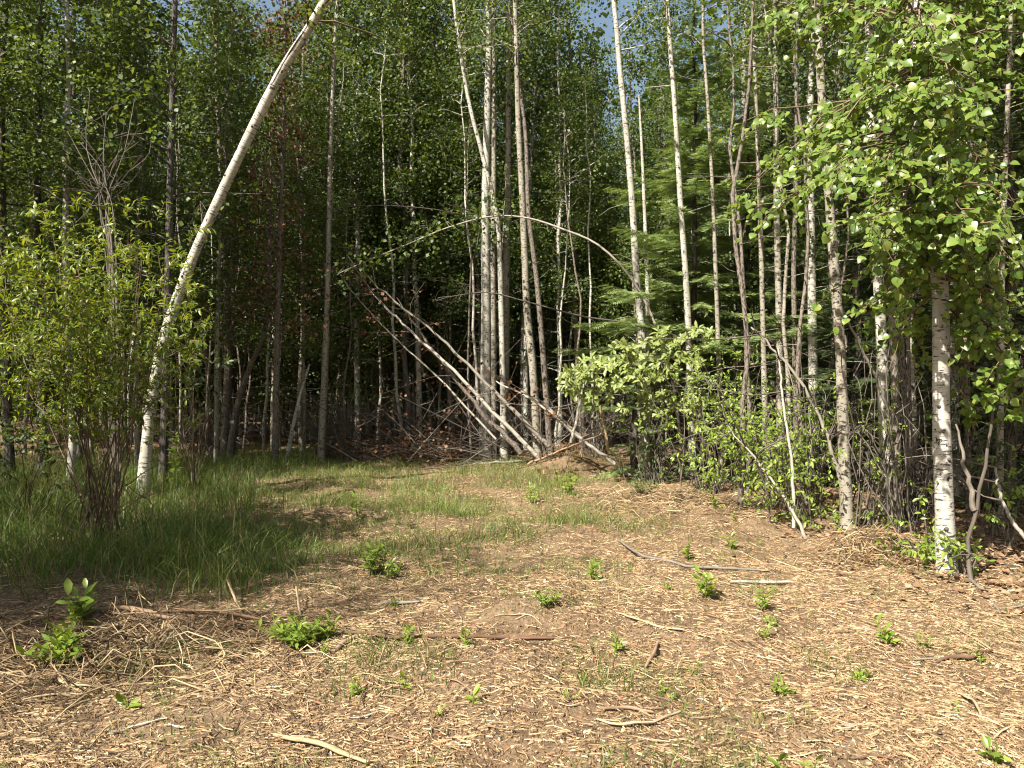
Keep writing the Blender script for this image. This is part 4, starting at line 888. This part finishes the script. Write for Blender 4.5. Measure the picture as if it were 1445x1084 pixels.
# ------------------------------------------------------------------ sticks and splinters lying in the mulch
def stick(name, label, pts, w, mat, group=None, flat=.45, lift=0.):
    g = np.array([gp(*q) for q in pts]); c = catmull(g, 12); zg = gh(c[:, 0], c[:, 1]) + w * .8 + .006; c[:, 2] = np.maximum(zg, np.linspace(zg[0], zg[-1], 12)) + lift * np.linspace(0, 1, 12); c[1:-1] += np.cumsum(R.normal(0, w * .16, (10, 3)), 0) * np.sin(np.linspace(0, 3.14, 10))[:, None]; c[:, 2] = np.maximum(c[:, 2], gh(c[:, 0], c[:, 1]))
    b0 = c[0].copy(); mb = MB(); rr = w * (.55 + .45 * np.sin(np.linspace(.35, 2.9, 12))); tubes(mb, c - b0, rr, 6, True, rough=.22 if mat == 'splinter' else .12)
    if mat == 'splinter': mb.V = [np.column_stack([v[:, :2], c[0, 2] - b0[2] + v[:, 2] - (v[:, 2] - np.interp(v[:, 0], np.sort((c - b0)[:, 0]), (c - b0)[np.argsort((c - b0)[:, 0]), 2])) * .45]) for v in mb.V]
    o = mb.obj(name, M[mat], smooth=False); o.location = b0; return tag(o, label, 'stick', group)
stick('fallen_stick', 'thin dark stick lying behind the leafy green tuft at left', [(222, 867), (290, 868), (350, 878), (400, 884)], .011, 'barkstick')
stick('fallen_stick', 'long red-brown stick lying right of the leafy tuft', [(470, 898), (540, 903), (650, 902), (780, 904)], .013, 'barkstick')
stick('fallen_stick', 'short forked stub at the left end of the red-brown stick', [(470, 925), (488, 910), (502, 902)], .016, 'barkstick')
stick('wood_splinter', 'broad pale splinter at the bottom edge left of the middle', [(388, 1042), (450, 1060), (520, 1083)], .017, 'splinter')
stick('wood_splinter', 'long pale splinter in the left foreground mulch', [(90, 972), (140, 974), (182, 968)], .014, 'splinter')
stick('wood_splinter', 'thin pale strip left of the long splinter at left', [(28, 992), (75, 986), (125, 984)], .009, 'splinter')
stick('wood_splinter', 'short slanting splinter above the long one at left', [(82, 960), (98, 976)], .013, 'splinter')
stick('bark_slab', 'shaggy brown bark slab beside the trampled plants at left', [(135, 886), (190, 880), (258, 879)], .018, 'barkstick')
stick('wood_splinter', 'yellowish torn splinter below the bark slab', [(140, 905), (165, 911), (205, 911)], .014, 'splinter')
stick('wood_splinter', 'upright pale splinter standing in the grass left of the leafy tuft', [(342, 872), (330, 856), (320, 842)], .011, 'splinter', lift=.12)
stick('wood_splinter', 'small pale upright chip right of the standing splinter', [(424, 872), (418, 850)], .01, 'splinter', lift=.1)
stick('fallen_stick', 'pale stick lying right of the small leafy seedling', [(528, 856), (560, 854), (592, 852)], .011, 'deadwood')
stick('fallen_stick', 'long pale branch curving across the right of the clearing', [(872, 765), (905, 790), (960, 799), (1010, 805), (1085, 808)], .013, 'deadwood')
stick('fallen_stick', 'weathered stick beside the bright green seedling on the right', [(1030, 824), (1075, 826), (1118, 824)], .013, 'deadwood')
stick('wood_splinter', 'pale splinter on the reddish shred heap', [(1204, 797), (1228, 796), (1250, 793)], .015, 'splinter')
stick('fallen_stick', 'curved pale stick in the middle of the mulch', [(870, 868), (900, 880), (935, 888), (965, 892)], .012, 'splinter')
stick('fallen_stick', 'short dark stick standing out in the middle mulch', [(910, 946), (920, 930), (929, 914)], .011, 'barkstick')
stick('fallen_stick', 'dark red stick low in the middle foreground', [(846, 1004), (885, 1005), (922, 1009)], .009, 'barkstick')
stick('wood_splinter', 'curled pale strip in the middle foreground', [(842, 1018), (880, 1028), (925, 1024), (960, 1008)], .01, 'splinter')
stick('fallen_stick', 'crooked dark stick in the right foreground', [(1322, 938), (1350, 932), (1372, 930), (1400, 921)], .013, 'barkstick')
stick('wood_splinter', 'long thin splinter above the crooked dark stick', [(1345, 886), (1372, 902), (1402, 922)], .009, 'splinter')
stick('wood_splinter', 'straight pale splinter in the right foreground', [(1356, 986), (1372, 1002), (1388, 1020)], .009, 'splinter')
stick('fallen_stick', 'long thin branch lying by the foot of the white birch', [(1190, 752), (1260, 772), (1330, 800), (1395, 842), (1412, 868)], .012, 'deadwood')
stick('wood_splinter', 'pale chip at the bottom right of the mulch', [(1275, 1068), (1296, 1079)], .014, 'splinter')
stick('fallen_stick', 'brown stick at the left of the middle mulch', [(722, 903), (750, 904), (772, 904)], .011, 'barkstick')
for q in range(70):
    px = R.uniform(10, 1435); py = 1080 - 230 * R.random() ** 1.3; L = R.uniform(18, 62); a = R.normal(0, .55)
    if px < 420 and py < 890: continue
    f = (py - CY) / 540
    stick('wood_splinter', 'small split wood piece lying loose in the foreground mulch', [(px, py), (px + L * math.cos(a) * .5, py + L * math.sin(a) * .25 + R.normal(0, 2)), (px + L * math.cos(a), min(1120, py + L * math.sin(a) * .5))], R.uniform(.0035, .0075), ('splinter', 'splinter', 'deadwood', 'barkstick')[R.integers(0, 4)], 'small wood pieces in the mulch')

# ------------------------------------------------------------------ weeds and seedlings
def weed(label, px, py, H, spread, nst, nl, L, tpl=OVAL, mat='leaf_weed', name='weed_plant', cat='weed', group=None):
    b0 = gp(px, py); root = thing(name, b0, label, cat, group); mb = MB(); FP, FD = [], []
    for q in range(nst):
        a = R.uniform(0, 6.28); sp = spread * R.uniform(.2, 1); h = H * R.uniform(.55, 1); s = np.linspace(0, 1, 6)
        p = np.stack([np.cos(a) * sp * s ** 1.4, np.sin(a) * sp * s ** 1.4, h * s], 1) + [R.normal(0, spread * .2), R.normal(0, spread * .2), -.01]; tubes(mb, p, np.linspace(.004, .0015, 6), 4)
        for w in range(nl):
            f = .2 + .8 * (w + .6) / nl; c = np.array([np.interp(f, s, p[:, k]) for k in range(3)]); az = w * 2.4 + R.normal(0, .4); FP.append(c); FD.append([math.cos(az), math.sin(az), R.uniform(.05, .9) if w < nl - 1 else 1.6])
    FP = np.array(FP); n = len(FP); leaf_objects(root, tpl_mesh('leaf', tpl, M[mat]), FP, np.array(FD), unit(R.normal(0, .25, (n, 3)) + [0, -.15, 1.]), R.uniform(.65, 1.15, n) * L)
    tag(mb.obj('stems', M[mat], root), kind='stuff')
weed('dense leafy green tuft in the left-middle foreground', 418, 912, .16, .22, 26, 8, .075, LANCE)
weed('small part of the leafy tuft spreading to its right', 455, 900, .12, .12, 9, 6, .06, LANCE)
weed('trampled pale green plants in the left foreground', 92, 935, .22, .28, 22, 8, .09, LANCE)
weed('grey-green broad leaves above the trampled plants', 112, 890, .26, .12, 5, 7, .12, OVAL)
weed('bushy light green seedling in the middle left of the clearing', 525, 812, .30, .16, 9, 10, .075)
weed('small seedling just right of the bushy one', 553, 816, .17, .08, 4, 6, .06)
weed('bright yellow-green seedling on the right of the mulch', 998, 845, .22, .13, 6, 7, .085)
weed('second bright seedling right of the first, on the mulch', 1074, 862, .20, .08, 4, 6, .075, LANCE)
weed('small bright seedling in the right foreground', 1254, 908, .15, .09, 4, 6, .07)
weed('tiny bright seedling right of the small one', 1304, 918, .09, .05, 3, 4, .05)
weed('dark green sprig in the middle of the mulch', 838, 820, .18, .1, 6, 7, .055)
weed('light sprig left of the dark green sprig', 768, 855, .16, .1, 5, 6, .06)
weed('low sprig in the mulch below the dark green one', 868, 922, .12, .08, 4, 5, .055)
weed('tall leafy weed at the edge of the mound', 802, 700, .42, .2, 8, 8, .09)
weed('thin pale weed in the shaded grass', 352, 738, .42, .1, 3, 9, .06)
weed('upright leafy weed in the grass behind the shade', 503, 735, .38, .1, 4, 8, .08)
weed('bright weed in the grass right of the shade', 748, 712, .3, .15, 6, 7, .08)
weed('tall single-stemmed weed beside the dark-barked tree', 246, 700, 1.05, .06, 2, 22, .13, LANCE)
weed('small weed by the dark hump on the right', 1030, 775, .16, .08, 4, 6, .06)
weed('weed sprig left of the dark hump', 975, 790, .18, .08, 4, 6, .06)
weed('low green weed in the small hollow', 905, 697, .2, .2, 8, 7, .07, OVAL, 'leaf_dark')
weed('single green leaf pair at the bottom edge right of the middle', 1103, 1098, .09, .04, 2, 3, .07)
weed('green blade-like leaves at the bottom edge', 1145, 1098, .10, .03, 2, 3, .08, LANCE)
weed('small weed at the bottom right corner', 1412, 1085, .09, .05, 3, 4, .06)
weed('small green leaf in the left foreground mulch', 184, 1000, .06, .04, 2, 3, .07)
weed('grass-like sprig right of the red-brown stick', 573, 910, .14, .06, 5, 5, .06, LANCE)
weed('thin sprig standing over the red-brown stick', 655, 912, .13, .05, 4, 5, .05, LANCE)

kinds = ((OVAL, .05), (LANCE, .06), (OVAL, .035), (LANCE, .04))
for q in range(34):
    px = R.uniform(420, 1400); py = R.uniform(690, 1010)
    if px > 1150 and py < 850: continue
    t, l = kinds[q % 4]
    weed('tiny green sprig sprouting from the mulch of the clearing', px, py, R.uniform(.05, .14), R.uniform(.03, .08), R.integers(1, 5), R.integers(3, 6), l * R.uniform(.7, 1.2), t, group='tiny sprigs in the mulch')
